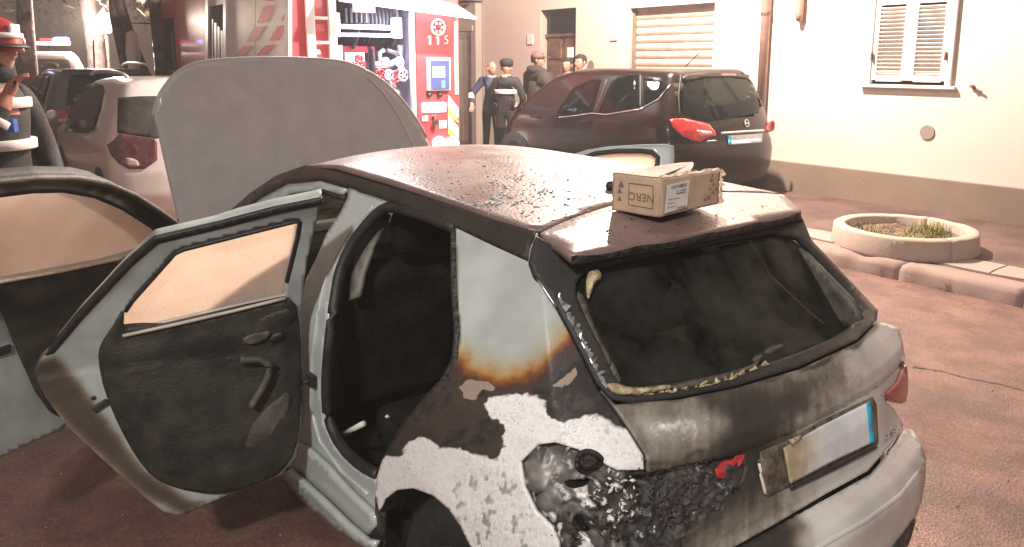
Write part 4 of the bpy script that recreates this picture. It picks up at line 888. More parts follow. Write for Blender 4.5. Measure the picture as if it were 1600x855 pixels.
TRIM = [(192, 526), (445, 467), (457, 469), (467, 490), (472, 560), (470, 650), (463, 705), (438, 741), (402, 757), (360, 771), (322, 772), (274, 763), (240, 748), (212, 714), (186, 667), (163, 612), (153, 564), (155, 540), (178, 506), (194, 486)]
trim = pxpanel('door_trim', smooth(TRIM, 1), DF, FD, MT['trim'], shell, 8, .02, .03, disp=lambda P, v: P + np.array([0, sgn, 0]) * (.02 * np.clip(sdist(v, TRIM) / 30, 0, 1))[:, None])
pxpanel('window_pane', [(188, 530), (190, 486), (203, 466), (268, 392), (285, 384), (380, 360), (464, 339), (474, 343), (468, 376), (451, 441), (448, 470)], DF, FD, MT['fog'], shell, 12, -.03, .005)
pxtube('window_seal', [(196, 486), (207, 470), (272, 397), (286, 390), (381, 366), (461, 346), (469, 347), (464, 374), (448, 440)], DF, FD, MT['black'], shell, .008, -.004, 12)
pxtube('belt_strip', [(192, 525), (280, 506), (370, 485), (446, 466)], DF, FD, mat('pale_belt_seal', (.42, .36, .30), .4), shell, .006, .026, 20)
pxpanel('door_edge', [(504, 312), (430, 326.5), (350, 347.5), (242, 372.5), (200, 410), (122, 493), (78, 546), (70, 556), (84, 552), (128, 500), (206, 416), (247, 381), (352, 356), (432, 335), (500, 321)], DF, FD, MT['black'], shell, 5, .003, .012)
pxtube('outer_seal', [(503, 312), (430, 327), (350, 348), (243, 373), (200, 410), (123, 493), (80, 548)], DF, FD, MT['black'], shell, .011, -.012, 12)
MB().box(V(DF.hit([(157, 634)], FD, .004)[0]), (.05, .012, .022), R=Matrix.Rotation(.5, 3, 'Y')).make('latch', MT['black'], shell, bevel=.004)
MB().lathe(V(DF.hit([(146, 622)], FD, .002)[0]), [(0, -.004), (.008, 0), (0, .004)], 10, 'Y').make('bolt', MT['black'], shell)
pxpanel('armrest', smooth([(215, 610), (280, 580), (345, 548), (385, 532), (430, 545), (425, 570), (380, 575), (300, 600), (230, 640), (215, 640)], 2), DF, FD, MT['trim'], trim, 5, 0.03, .012, disp=lambda P, v: P + np.array([0, sgn, 0]) * (0.013 * np.sqrt(np.clip(sdist(v, [(215, 610), (280, 580), (345, 548), (385, 532), (430, 545), (425, 570), (380, 575), (300, 600), (230, 640), (215, 640)]) / 26, 0, 1)))[:, None])
pxpanel('upper_trim_fold', smooth([(180, 560), (300, 545), (370, 520), (420, 490), (455, 480), (462, 500), (420, 530), (340, 548), (250, 585), (190, 600)], 2), DF, FD, MT['trim'], trim, 5, 0.032, .012, disp=lambda P, v: P + np.array([0, sgn, 0]) * (0.014 * np.sqrt(np.clip(sdist(v, [(180, 560), (300, 545), (370, 520), (420, 490), (455, 480), (462, 500), (420, 530), (340, 548), (250, 585), (190, 600)]) / 26, 0, 1)))[:, None])
pxtube('pull_handle', [(375, 562), (405, 562), (424, 572), (416, 595), (404, 616), (392, 636)], DF, FD, MT['trim2'], trim, .012, .075, 6, 8)
pxpanel('speaker_panel', smooth([(374, 700), (388, 660), (415, 628), (440, 610), (458, 618), (448, 648), (430, 680), (405, 700), (380, 706)], 2), DF, FD, MT['trim2'], trim, 5, 0.036, .012, disp=lambda P, v: P + np.array([0, sgn, 0]) * (0.008 * np.sqrt(np.clip(sdist(v, [(374, 700), (388, 660), (415, 628), (440, 610), (458, 618), (448, 648), (430, 680), (405, 700), (380, 706)]) / 26, 0, 1)))[:, None])
pxpanel('inner_handle', smooth([(376, 534), (390, 524), (412, 520), (424, 518), (418, 530), (395, 540)], 1), DF, FD, MT['trim2'], trim, 4, .056, .012)
pxpanel('window_switch', smooth([(420, 528), (440, 518), (444, 526), (424, 538)], 1), DF, FD, MT['black'], trim, 4, .056, .012)
# front left door
FF, fl = door_frame((1.85, .80), (-95, 560), .88)
sg2 = 1 if (FF.R.T @ (np.array([0, 0, 0]) - FF.T))[1] > 0 else -1
def FD2(p): return sg2 * p[..., 1] - np.where(p[..., 2] > .85, lean(p[..., 2]), 0)
SH2 = [(-150, 330), (-100, 305), (-40, 290), (0, 286), (60, 280), (120, 280), (165, 288), (210, 307), (245, 329), (283, 356), (305, 400), (300, 520), (250, 650), (150, 660), (105, 662), (98, 672), (50, 692), (0, 716), (-60, 740), (-120, 720), (-170, 560)]
GL2 = smooth([(-112, 452), (-110, 350), (-60, 320), (0, 303), (50, 297), (100, 296), (150, 305), (195, 324), (240, 353), (262, 376), (190, 404), (90, 424), (0, 441)], 1)
sh2 = pxpanel('front_door', SH2, FF, FD2, MT['doorb'], None, 8, 0, .045, holes=[GL2], burn=lambda v: (.96 * zone(v, [(-200, 250), (300, 250), (300, 420), (250, 380), (190, 312), (130, 293), (60, 291), (0, 297), (-200, 330)], 3) + .35 * zone(v, [(0, 560), (60, 620), (105, 660), (50, 700), (0, 700)], 30) * np.array([noise.noise(V((p[0] / 20, p[1] / 20, 5))) for p in v]),))
sh2.parent = car; sh2.matrix_local = CF.M.inverted() @ FF.M
TR2 = [(-112, 470), (0, 444), (95, 427), (192, 407), (262, 380), (295, 400), (298, 500), (255, 640), (150, 660), (104, 658), (80, 645), (58, 615), (28, 548), (2, 484), (-20, 470), (-100, 490)]
pxpanel('door_trim', TR2, FF, FD2, MT['trim'], sh2, 10, .02, .03, disp=lambda P, v: P + np.array([0, sg2, 0]) * (.02 * np.clip(sdist(v, TR2) / 30, 0, 1))[:, None])
pxpanel('window_pane', [(-118, 470), (-114, 345), (-60, 315), (0, 299), (50, 293), (100, 292), (152, 301), (198, 320), (243, 350), (268, 376), (192, 412), (90, 432), (0, 450)], FF, FD2, MT['fog'], sh2, 14, -.03, .005)
pxtube('window_seal', [(-60, 322), (0, 305), (50, 299), (100, 298), (149, 307), (193, 326), (238, 355), (258, 377)], FF, FD2, MT['black'], sh2, .008, -.004, 14)
pxtube('belt_strip', [(-100, 463), (0, 441), (95, 424), (190, 404)], FF, FD2, MT['card2'], sh2, .006, .026, 20)
pxtube('outer_seal', [(-40, 289), (0, 285), (60, 279), (120, 279), (165, 287), (210, 306), (245, 328), (280, 353)], FF, FD2, MT['trim2'], sh2, .013, .0, 14, 8)
MB().box(V(FF.hit([(5, 548)], FD2, .004)[0]), (.05, .012, .03)).make('latch', MT['black'], sh2, bevel=.004)
# mirror behind the front door, right front door
q = V(CF.hit([(228, 345)], lambda p: 2.2 - p[..., 0])[0])
RF = Frame(tuple(CF.M @ V((1.85, -.78, 0))), 0); dv = (CF.M @ V((1.12, -1.52, 0))) - (CF.M @ V((1.85, -.78, 0))); RF = Frame(tuple(CF.M @ V((1.85, -.78, 0)))[:2] + (0,), math.atan2(dv.y, dv.x))
sg3 = 1 if (RF.R.T @ (np.array([0, 0, 0]) - RF.T))[1] > 0 else -1
def FD3(p): return sg3 * p[..., 1] + np.where(p[..., 2] > .85, lean(p[..., 2]) * .5, 0)
S3 = [(800, 300), (880, 246), (918, 234), (950, 229), (1000, 226), (1040, 225), (1053, 228), (1054, 245), (1050, 300), (1060, 380), (1040, 480), (820, 480)]
G3 = [(905, 250), (930, 240), (965, 236), (1000, 236), (1018, 238), (1028, 246), (1026, 262), (1020, 290), (830, 300)]
s3 = pxpanel('front_door', S3, RF, FD3, MT['paint'], None, 12, 0, .045, holes=[G3]); s3.parent = car; s3.matrix_local = CF.M.inverted() @ RF.M
pxpanel('window_pane', [(900, 249), (928, 238), (965, 233), (1000, 233), (1020, 235), (1031, 245), (1030, 264), (1022, 293), (828, 303)], RF, FD3, MT['fog'], s3, 14, -.02, .005)
pxtube('window_seal', [(905, 250), (930, 240), (965, 236), (1000, 236), (1018, 238), (1028, 246), (1026, 262), (1020, 290)], RF, FD3, MT['black'], s3, .014, .004, 10, 8)

# ---- cardboard box on the spoiler, upside down
bl, bm_, br = (V(q) for q in CF.hit([(957, 330), (1029, 354), (1121, 331)], FT)); zb = max(bl.z, bm_.z, br.z)
BX = (bm_ - bl); BX.z = 0; BY = (br - bm_); BY.z = 0; bw, bd = BX.length, BY.length; bh = .103
ang = math.atan2(BX.y, BX.x); o_ = CF.M @ V((bl.x, bl.y, zb + .003))
box = empty('cardboard_box', o_, CARY + ang); tag(box, 'torn open brown cardboard box lying on the sooty car roof', 'box')
u2 = Matrix.Rotation(-ang, 3, 'Z') @ BY; ex, ey = V((bw, 0, 0)), V((u2.x, u2.y, 0))
def bxp(a, b_, z): return ex * a + ey * b_ + V((0, 0, z))
def sheet(name, pts, m, n=8, amp=.002, th=.004):
    v, f = tri([(0, 0), (1, 0), (1, 1), (0, 1)], 1 / n); P = []
    for s, t in v:
        p = pts[0] * (1 - s) * (1 - t) + pts[1] * s * (1 - t) + pts[2] * s * t + pts[3] * (1 - s) * t; q = amp * noise.noise(p * 14)
        P.append(p + V((q, q, q * .6)))
    return link(name, P, f, m, box, True, th, 0)
T0 = bh
panA = sheet('side_wall', [bxp(0, 0, 0), bxp(1, 0, 0), bxp(1, 0, T0), bxp(0, 0, T0)], MT['card'])
panB = sheet('side_wall', [bxp(1, 0, 0), bxp(1, 1, .004), bxp(1.02, 1, T0 * .95), bxp(1, 0, T0)], MT['card'], 10, .004)
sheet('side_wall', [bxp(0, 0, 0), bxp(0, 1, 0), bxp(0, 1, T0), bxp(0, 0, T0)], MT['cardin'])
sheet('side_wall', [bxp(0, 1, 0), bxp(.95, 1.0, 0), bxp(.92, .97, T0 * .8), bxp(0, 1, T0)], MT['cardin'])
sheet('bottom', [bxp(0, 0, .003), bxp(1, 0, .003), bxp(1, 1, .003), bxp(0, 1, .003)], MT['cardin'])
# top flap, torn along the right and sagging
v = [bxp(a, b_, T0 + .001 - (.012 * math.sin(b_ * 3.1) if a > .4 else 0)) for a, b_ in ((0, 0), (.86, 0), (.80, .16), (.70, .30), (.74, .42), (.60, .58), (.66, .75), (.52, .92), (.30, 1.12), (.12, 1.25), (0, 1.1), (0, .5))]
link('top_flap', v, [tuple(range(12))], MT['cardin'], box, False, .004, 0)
sheet('inner_flap', [bxp(.96, .0, T0 * .99), bxp(.98, .98, T0 * .93), bxp(.78, 1.0, T0 * .74), bxp(.70, .05, T0 * .80)], MT['card2'], 8, .004)
b = MB(); random.seed(9)
ks = 14; pts = [bxp(1.0 + .03 * random.random(), 1 + .02 * random.random(), T0 * k / ks * .98) for k in range(ks + 1)]
v = []; f = []
for k, p in enumerate(pts): v += [p, p + ey.normalized() * random.uniform(.006, .022) + ex.normalized() * random.uniform(-.008, .012)]
f = [(2 * k, 2 * k + 1, 2 * k + 3, 2 * k + 2) for k in range(ks)]
link('torn_edge', v, f, MT['card2'], box, False, .004, 0)
v = []; f = []
for k in range(13): p = bxp(1.0, k / 12, T0 * (1 - .05 * k / 12)); q = ex.normalized() * -.002; v += [p + V((0, 0, .0015)) + ex.normalized() * .003, p + V((0, 0, random.uniform(.004, .011))) - ex.normalized() * random.uniform(.002, .008)]
f = [(2 * k, 2 * k + 1, 2 * k + 3, 2 * k + 2) for k in range(12)]
link('torn_edge', v, f, MT['card2'], box, False, .003, 0)
ny = -ey.normalized(); nx = ex.normalized()
def onA(a, z): return bxp(a, 0, z * T0) + ny * .0042
def onB(b_, z): return bxp(1, b_, z * T0) + nx * (.0062 + .003 * abs(b_ - .4))
b = MB()
for (a0, z0, a1, z1) in ((.37, .22, .37, .80), (.88, .20, .88, .80), (.37, .80, .88, .80), (.37, .22, .88, .20)): b.tube([onA(a0, z0), onA(a1, z1)], .0011, 4)
b.make('printed_frame', MT['ink'], panA)
text('lettering', 'NERO', .031, MT['ink'], panA, basis(onA(.63, .47), -ex, V((0, 0, -1))), .0004, 1.0)
b = MB()
for (a, z, s) in ((.20, .76, .010), (.17, .58, .008), (.17, .36, .007)):
    p = onA(a, z); b.add([p + nx * s - V((0, 0, s)), p - nx * s - V((0, 0, s)), p + V((0, 0, s))], [(0, 1, 2)])
b.make('printed_marks', MT['ink'], panA)
lb = link('shipping_label', [onB(.05, .09), onB(.42, .13), onB(.45, .86), onB(.08, .82)], [(0, 1, 2, 3)], MT['paper'], panB, False, .0008, 0)
b = MB(); random.seed(4)
def lrow(z, b0, b1, h, n):
    for k in range(n):
        x0 = b0 + (b1 - b0) * k / n; x1 = x0 + (b1 - b0) / n * random.uniform(.4, .85); q = nx * .0016
        b.add([onB(x0, z) + q, onB(x1, z) + q, onB(x1, z + h) + q, onB(x0, z + h) + q], [(0, 1, 2, 3)])
lrow(.70, .14, .40, .09, 12); lrow(.61, .22, .39, .03, 6); lrow(.53, .22, .39, .05, 14); lrow(.42, .10, .28, .02, 8); lrow(.32, .09, .22, .02, 6); lrow(.22, .09, .24, .02, 8); lrow(.14, .24, .40, .05, 10)
b.make('label_print', MT['inkd'], lb)
b = MB()
for (y, z) in ((.82, .72), (.86, .6), (.80, .5), (.86, .38), (.78, .25), (.92, .45), (.83, .85), (.72, .22)):
    p = onB(y, z); s = random.uniform(.004, .007); e_ = ey.normalized(); b.add([p - e_ * s, p + e_ * s, p + e_ * s * .6 + V((0, 0, s * 1.4)), p - e_ * s * .4 + V((0, 0, s))], [(0, 1, 2, 3)])
b.make('printed_marks', MT['ink'], panB)
# a dark round cap beside the box, glass crumbs and black flakes on the roof
q = CF.hit([(954, 297)], FT)[0]; o = MB().lathe((0, 0, 0), [(.0, .0), (.013, .002), (.016, .012), (.014, .022), (.006, .028), (0, .029)], 14).make('bottle_cap', MT['black'], None, True); o.location = CF.M @ V(q); tag(o, 'small black round cap lying on the roof beside the cardboard box', 'cap')
random.seed(31); v = []; f = []
for _ in range(560):
    if random.random() < .6: px, py = random.gauss(880, 110), random.gauss(298, 26)
    else: px, py = random.uniform(600, 1230), random.uniform(240, 385)
    if not inside([(px, py)], [(545, 262), (700, 313), (770, 338), (895, 392), (1000, 377), (1240, 330), (1130, 285), (1020, 250), (900, 238), (700, 236)])[0]: continue
    q = CF.hit([(px, py)], FT, .0015, t0=1.0, t1=4.5, st=.1)[0]; p = CF.M @ V(q); s = random.uniform(.0008, .0027) * random.choice((1, 1, 1, 1.8)); a = random.random() * 6.3; k = len(v)
    d1 = V((math.cos(a), math.sin(a), random.uniform(-.05, .12))) * s * random.uniform(1, 2.5); d2 = V((-math.sin(a), math.cos(a), .06)) * s
    v += [p - d1, p - d2, p + d1 + V((0, 0, s * .4)), p + d2]; f.append((k, k + 1, k + 2, k + 3))
tag(link('soot_flakes', v, f, MT['char'], None, False, .001), kind='stuff')
v = []; f = []
spots = [(803, 276)] * 18 + [(845, 300)] * 10 + [(770, 316)] * 16 + [(780, 308)] * 8 + [(815, 314)] * 6 + [(866, 286)] * 2
for px, py in spots:
    q = CF.hit([(px + random.gauss(0, 7), py + random.gauss(0, 2.2))], FT, .003)[0]; p = CF.M @ V(q); s = random.uniform(.003, .006); k = len(v)
    v += [p + V((s, 0, 0)), p + V((-s, 0, 0)), p + V((0, s, 0)), p + V((0, -s, 0)), p + V((0, 0, s)), p - V((0, 0, s))]
    for a in (4, 5):
        for c_ in ((0, 2), (2, 1), (1, 3), (3, 0)): f.append((k + a, k + c_[0], k + c_[1]))
tag(link('glass_crumbs', v, f, mat('glass_crumbs', (.75, .80, .78), .08, 0, .1, 30, coat=1), None), kind='stuff')
# ================================================================ PARKED VEHICLES
def smax(a, b, k=.08):
    h = np.clip(.5 + .5 * (a - b) / k, 0, 1); return b + (a - b) * h + k * h * (1 - h)
def car_F(half, rear, front, top, bow=.12, crown=.05):
    hs_, rs_, fs_, ts_ = bowz(half), bowz(rear), bowz(front), bowz(top)
    def S(x, z): return hs_(z) - .05 * np.maximum(0, .6 - x) ** 2 - .03 * np.maximum(0, x - 3.2) ** 2
    def R(y, z): a = np.abs(y); return rs_(z) + bow * (a / .8) ** 2.5
    def F(p):
        x, y, z = p[..., 0], p[..., 1], p[..., 2]
        a = smax(np.abs(y) - S(x, z), R(y, z) - x, .10); a = smax(a, x - fs_(z) + .25 * (np.abs(y) / .8) ** 2.5, .10)
        return smax(a, z - ts_(x) + crown * (y / .7) ** 2, .05)
    return F, S, R
def car_body(name, F, S, m, parent, z0, z1, xc, arches, winS, winR, nz=46, na=150, rear_x=1.0):
    zs = np.linspace(z0, z1, nz); an = np.linspace(0, 2 * math.pi, na, endpoint=False); v = []; rows = []
    for z in zs:
        c = np.array([xc, 0, z])
        if F(c[None])[0] > -.02: break
        lo = np.zeros(na); hi = np.full(na, 3.6); d = np.stack([np.cos(an), np.sin(an), an * 0], 1)
        for _ in range(24):
            mm = (lo + hi) / 2; ins = F(c + d * mm[:, None]) < 0; lo = np.where(ins, mm, lo); hi = np.where(ins, hi, mm)
        rows.append(c + d * lo[:, None])
    n = len(rows); P = np.concatenate(rows); f = []
    for i in range(n - 1):
        for k in range(na):
            q = (i * na + k, i * na + (k + 1) % na, (i + 1) * na + (k + 1) % na, (i + 1) * na + k); c = P[list(q)].mean(0)
            if any((c[0] - ax) ** 2 + (c[2] - az) ** 2 < ar ** 2 and abs(c[1]) > .5 for ax, az, ar in arches): continue
            if abs(c[1]) > .35 and any(inside([(c[0], c[2])], w_)[0] for w_ in winS): continue
            if c[0] < rear_x and any(inside([(c[1], c[2])], w_)[0] for w_ in winR): continue
            f.append(q)
    f.append(tuple(range((n - 1) * na, n * na)))
    return link(name, P, f, m, parent, True)
def fourwheels(parent, xs, S, r, m):
    for x in xs:
        for s in (1, -1):
            y = float(S(x, .5)); wheel(parent, (x, s * (y - .085), r), r, .2, m, s)
            v, f = tri([(x + (r + .055) * math.cos(a), r + (r + .055) * math.sin(a)) for a in np.linspace(-.55, math.pi + .55, 22)], .08)
            link('wheel_arch', [(a, s * (float(S(a, b_)) + .004), b_) for a, b_ in v], f, MT['black'], parent, True, .004)
def shrink(poly, k): c = V((sum(p[0] for p in poly) / len(poly), sum(p[1] for p in poly) / len(poly))); return [tuple(c.lerp(V(p), k)) for p in poly]

# ---- black people carrier on the pavement, rear towards us
ML = sn(5.47, 7.50, .13); MF = Frame(ML, YAW)
mv = empty('parked_car', ML, YAW); tag(mv, 'black people carrier parked on the pavement in front of the house, tail lamps towards us', 'car')
Fm, Sm, Rm = car_F([(.15, .88), (.3, .95), (.5, .985), (.8, .985), (.95, .97), (1.05, .945), (1.3, .83), (1.5, .73), (1.58, .66), (1.7, .55)],
    [(.15, .10), (.25, .05), (.4, .0), (.6, -.01), (.72, .02), (.76, .05), (.9, .07), (1.0, .10), (1.2, .18), (1.4, .29), (1.55, .38), (1.7, .5)],
    [(.15, 3.6), (.4, 3.72), (.6, 3.7), (.8, 3.6), (.95, 3.45), (1.3, 3.0), (1.7, 2.8)],
    [(.2, 1.57), (.5, 1.605), (1.5, 1.625), (2.1, 1.59), (2.45, 1.50), (3.05, 1.12), (3.2, 1.03), (3.5, .90), (3.7, .68)])
def mpx(poly): return MF.hit(poly, Fm)
wF = [(870, 174), (895, 138), (912, 129), (925, 124), (940, 124), (933, 150), (925, 176), (897, 180), (870, 183)]
wR = [(934, 176), (944, 152), (955, 127), (967, 120), (981, 116), (999, 116), (999, 170), (970, 174), (947, 178)]
wQ = [(1002, 119), (1025, 124), (1044, 129), (1046, 132), (1040, 142), (1029, 153), (1015, 162), (1002, 168)]
wB = [(1067, 128), (1100, 119), (1140, 116), (1168, 120), (1175, 127), (1186, 149), (1193, 166), (1182, 176), (1150, 184), (1110, 190), (1085, 186), (1066, 178)]
sidew = [[(q[0], q[2]) for q in mpx(dens(p_, 12))] for p_ in (wF, wR, wQ)]
rearw = [(q[1], q[2]) for q in mpx(dens(wB, 12))]
body = car_body('body', Fm, Sm, MT['black_paint'], mv, .22, 1.70, 1.7, [], [shrink(p_, .94) for p_ in sidew], [shrink(rearw, .94), [(-y, z) for y, z in shrink(rearw, .94)]], rear_x=.6)
for nm, p_, g in (('side_window', wF, 'cglass'), ('side_window', wR, 'cglass'), ('side_window', wQ, 'cglass'), ('rear_window', wB, 'cglass')):
    o = pxpanel(nm, p_, MF, Fm, MT[g], mv, 6, .002, .004)
    if nm == 'side_window' :
        o2 = dup(o, mv); o2.scale = (1, -1, 1)
pxtube('chrome_trim', [(868, 184), (897, 181), (925, 177), (947, 179), (1000, 170.5), (1029, 155), (1047, 132)], MF, Fm, MT['chrome'], mv, .008, .006, 8)
for L_ in ([(928, 178), (940, 150), (948, 124)], [(1000.5, 171), (1000.5, 118)], [(1064, 118), (1060, 150), (1062, 185)]): pxtube('pillar_line', L_, MF, Fm, MT['black'], mv, .012, .0, 8)
pxpanel('tail_lamp', [(1046, 186), (1069, 185), (1086, 189), (1108, 194), (1118, 206), (1119, 212), (1105, 216), (1094, 222), (1084, 220), (1067, 213), (1052, 200)], MF, Fm, MT['red_lamp'], mv, 4, .014, .02)
pxpanel('tail_lamp', [(1199, 198), (1205, 189), (1209, 188), (1211, 193), (1210, 203), (1205, 206), (1198, 206)], MF, Fm, MT['red_lamp'], mv, 4, .014, .02)
tl = [o for o in mv.children if o.name.startswith('tail_lamp')][0]
pxpanel('lamp_clear', [(1088, 203), (1112, 205), (1114, 211), (1094, 213)], MF, Fm, mat('pinkish_lamp_glass', (.72, .25, .27), .15, 0, .2, 20, coat=.8), tl, 4, .017, .01)
mp_ = pxpanel('number_plate', [(1137, 212), (1192, 208.5), (1191, 222.5), (1139, 226.5)], MF, Fm, MT['plate'], mv, 4, .012, .006)
pxpanel('plate_band', [(1137, 212), (1142, 211.6), (1143.5, 226), (1139, 226.5)], MF, Fm, MT['plateb'], mp_, 4, .0145, .002)
pxpanel('chrome_bar', [(1127, 206.5), (1196, 201.5), (1196, 205), (1127, 210)], MF, Fm, MT['chrome'], mv, 4, .018, .014)
c = V(MF.hit([(1167, 192.5)], Fm, .012)[0]); a = MF.hit([(1160, 193), (1175, 192)], Fm, .012); em = MB()
ring_ = [(.042 * math.cos(t), .042 * math.sin(t), 0) for t in np.linspace(0, 2 * math.pi, 25)]
em.tube(ring_, .006, 6); em.add([(-.05, -.004, .003), (.0, -.004, .003), (.0, .010, .003), (-.03, .008, .003)], [(0, 1, 2, 3)]).add([(.05, .004, .003), (.0, .004, .003), (.0, -.010, .003), (.03, -.008, .003)], [(0, 1, 2, 3)])
em.make('emblem', MT['chrome'], mv).matrix_local = basis(c, V(a[1]) - V(a[0]), V((.2, 0, 1)))
pxpanel('badge_strip', [(1104, 219.5), (1120, 218.5), (1120, 221), (1104, 222)], MF, Fm, MT['chrome'], mv, 3, .006, .004)
pxpanel('spoiler', [(1066, 118), (1090, 113), (1120, 112), (1158, 114), (1172, 118), (1170, 122), (1140, 119), (1100, 121), (1068, 128)], MF, Fm, MT['black_paint'], mv, 4, .02, .02)
pxpanel('brake_lamp', [(1128, 115.5), (1150, 115.5), (1150, 118.5), (1128, 118.5)], MF, Fm, MT['red_lamp'], mv, 3, .026, .006)
q = MF.hit([(846, 172)], lambda p: .93 - p[..., 1] if False else p[..., 1] * 0 + np.where(np.abs(p[..., 1]) > 0, p[..., 1] - .98, 1))[0]
MB().lathe((3.05, .98, 1.06), [(.0, -.09), (.07, -.06), (.095, 0), (.08, .06), (0, .085)], 12, 'X', .75, .8).box((3.08, .90, 1.02), (.06, .12, .04)).make('door_mirror', MT['black_paint'], mv, True)
MB().lathe((2.955, .98, 1.06), [(.06, 0), (0, -.004)], 12, 'X', .75, .8).make('mirror_glass', MT['chrome'], mv, True)
for x in (1.55, 2.55): MB().box((x, float(Sm(x, .93)) + .014, .93), (.19, .025, .028)).make('door_handle', MT['black_paint'], mv, bevel=.008)
tube('antenna', [(.75, .1, 1.60), (.55, .1, 1.76)], .006, MT['black'], mv)
MB().box((2, 0, .55), (3.6, 1.45, .3)).make('floor', MT['interior'], mv)
for y in (.38, -.38):
    for x in (1.1, 2.2):
        s = MB().box((x, y, .95), (.14, .48, .7), R=Matrix.Rotation(rad(-14), 3, 'Y')).make('seat', MT['interior'], mv, bevel=.05)
        MB().box((x - .12, y, 1.38), (.09, .25, .17)).make('headrest', MT['interior'], s, bevel=.03)
fourwheels(mv, (.72, 3.0), Sm, .32, MT['rim'])

# ---- silver crossover ahead of the burnt car
SL = sn(8.0, 2.28, 0); SFm = Frame(SL, YAW)
sv = empty('parked_car', SL, YAW); tag(sv, 'silver crossover with roof rails parked just ahead of the raised bonnet', 'car')
tabs = dict(half=[(.15, .80), (.3, .86), (.6, .90), (.95, .90), (1.08, .86), (1.3, .77), (1.5, .68), (1.6, .60), (1.75, .5)],
    rear=[(.15, .12), (.3, .05), (.5, .0), (.72, .01), (.9, .05), (1.05, .08), (1.25, .20), (1.45, .33), (1.58, .44), (1.75, .6)],
    front=[(.15, 4.25), (.5, 4.38), (.7, 4.35), (.95, 4.1), (1.3, 3.3), (1.75, 3)],
    top=[(.2, 1.59), (.5, 1.63), (1.5, 1.655), (2.2, 1.62), (2.6, 1.52), (3.3, 1.14), (3.45, 1.06), (4.1, .95), (4.35, .75)])
Fs, Ss, Rs = car_F(**tabs)
def spx(poly, F=Fs, fr=SFm): return fr.hit(poly, F)
sw = [(100, 206), (106, 180), (117, 152), (126, 138), (138, 131), (152, 128.5), (161, 133), (163, 141), (158, 170), (148, 202), (135, 209)]
rw = [(184, 153), (215, 150.5), (255, 150), (285, 160), (285, 205), (245, 216), (214, 212), (183, 207)]
swl = [(q[0], q[2]) for q in spx(dens(sw, 12))]
car_body('body', Fs, Ss, MT['silver'], sv, .22, 1.72, 1.7, [], [shrink(swl, .93)], [], rear_x=.6)
o = pxpanel('side_window', sw, SFm, Fs, MT['dglass'], sv, 6, .003, .004); o2 = dup(o, sv); o2.scale = (1, -1, 1)
pxpanel('rear_window', rw, SFm, Fs, MT['trim'], sv, 6, .006, .004)
tlp = pxpanel('tail_lamp', [(167, 226), (178, 219), (186, 208), (245, 217), (246, 250), (226, 264), (200, 264), (185, 255), (172, 241)], SFm, Fs, mat('smoked_lamp_glass', (.10, .03, .035), .12, 0, .3, 20, coat=1), sv, 5, .012, .02)
pxpanel('lamp_clear', smooth([(193, 246), (212, 248), (220, 260), (200, 262)], 1), SFm, Fs, mat('pale_lamp_glass', (.5, .40, .36), .15, 0, .2, 30, coat=1), tlp, 4, .014, .01)
pxtube('body_crease', [(95, 236), (120, 240), (150, 236), (172, 226)], SFm, Fs, MT['silver'], sv, .008, -.002, 8, 8)
pxtube('window_trim', [(98, 207), (135, 211), (150, 203), (160, 172), (165, 142)], SFm, Fs, MT['chrome'], sv, .006, .006, 8)
rr_ = [(x, .62, 1.66 + .05 * math.sin((x - .5) / 2.0 * math.pi) ** .5) for x in np.linspace(.5, 2.5, 14)]
for s in (1, -1): tube('roof_rail', [(x, s * y, z - .02) for x, y, z in rr_], .018, MT['alu'], sv, 8)
MB().lathe((3.0, 1.02, 1.12), [(.0, -.09), (.08, -.06), (.10, 0), (.08, .06), (0, .085)], 12, 'X', .75, .85).box((3.03, .93, 1.06), (.06, .14, .05)).make('door_mirror', MT['silver'], sv, True)
for x in (1.5, 2.5): MB().box((x, float(Ss(x, .98)) + .012, .98), (.2, .03, .03)).make('door_handle', MT['silver'], sv, bevel=.008)
MB().box((2, 0, .6), (3.6, 1.5, .3)).make('floor', MT['interior'], sv)
for y in (.38, -.38):
    for x in (1.2, 2.2): MB().box((x, y, 1.0), (.14, .48, .75), R=Matrix.Rotation(rad(-14), 3, 'Y')).make('seat', MT['interior'], sv, bevel=.05)
fourwheels(sv, (.80, 3.45), Ss, .335, MT['rim'])

# ---- dark estate with roof aerial, and the white van with a beacon bar beyond it
def simple_car(label, cat, loc, m, scale, glass, group=None):
    r = empty('parked_car' if cat == 'car' else 'van', loc, YAW); tag(r, label, cat, group)
    F_, S_, R_ = car_F([(a, b_) for a, b_ in tabs['half']], tabs['rear'], tabs['front'], tabs['top'])
    winS = [[(.65, 1.10), (1.55, 1.10), (1.55, 1.50), (.95, 1.50)], [(1.62, 1.10), (2.95, 1.10), (2.35, 1.50), (1.62, 1.52)]]
    car_body('body', F_, S_, m, r, .22, 1.72, 1.7, [], [], [], 36, 110)
    for w_ in winS:
        for s in (1, -1):
            v, f = tri(w_, .1); link('side_window', [(x, s * (float(S_(x, z)) + .012), z) for x, z in v], f, glass, r, True, .004)
    v, f = tri([(-.62, 1.10), (.62, 1.10), (.50, 1.52), (-.50, 1.52)], .1); link('rear_window', [(float(R_(y, z)) - .012, y, z) for y, z in v], f, glass, r, True, .004)
    for s in (1, -1):
        v, f = tri([(.58, .80), (.80, .84), (.80, 1.02), (.62, 1.04)], .06); link('tail_lamp', [(float(R_(y, z)) - .02, s * y, z) for y, z in v], f, MT['red_lamp'], r, True, .03)
        MB().lathe((3.0, s * 1.02, 1.12), [(.0, -.09), (.08, -.06), (.10, 0), (.08, .06), (0, .085)], 10, 'X', .75, .85).make('door_mirror', m, r, True)
    MB().box((-.03, 0, .72), (.03, .52, .12)).make('number_plate', MT['plate'], r)
    fourwheels(r, (.80, 3.45), S_, .335, MT['rim']); r.scale = scale; return r
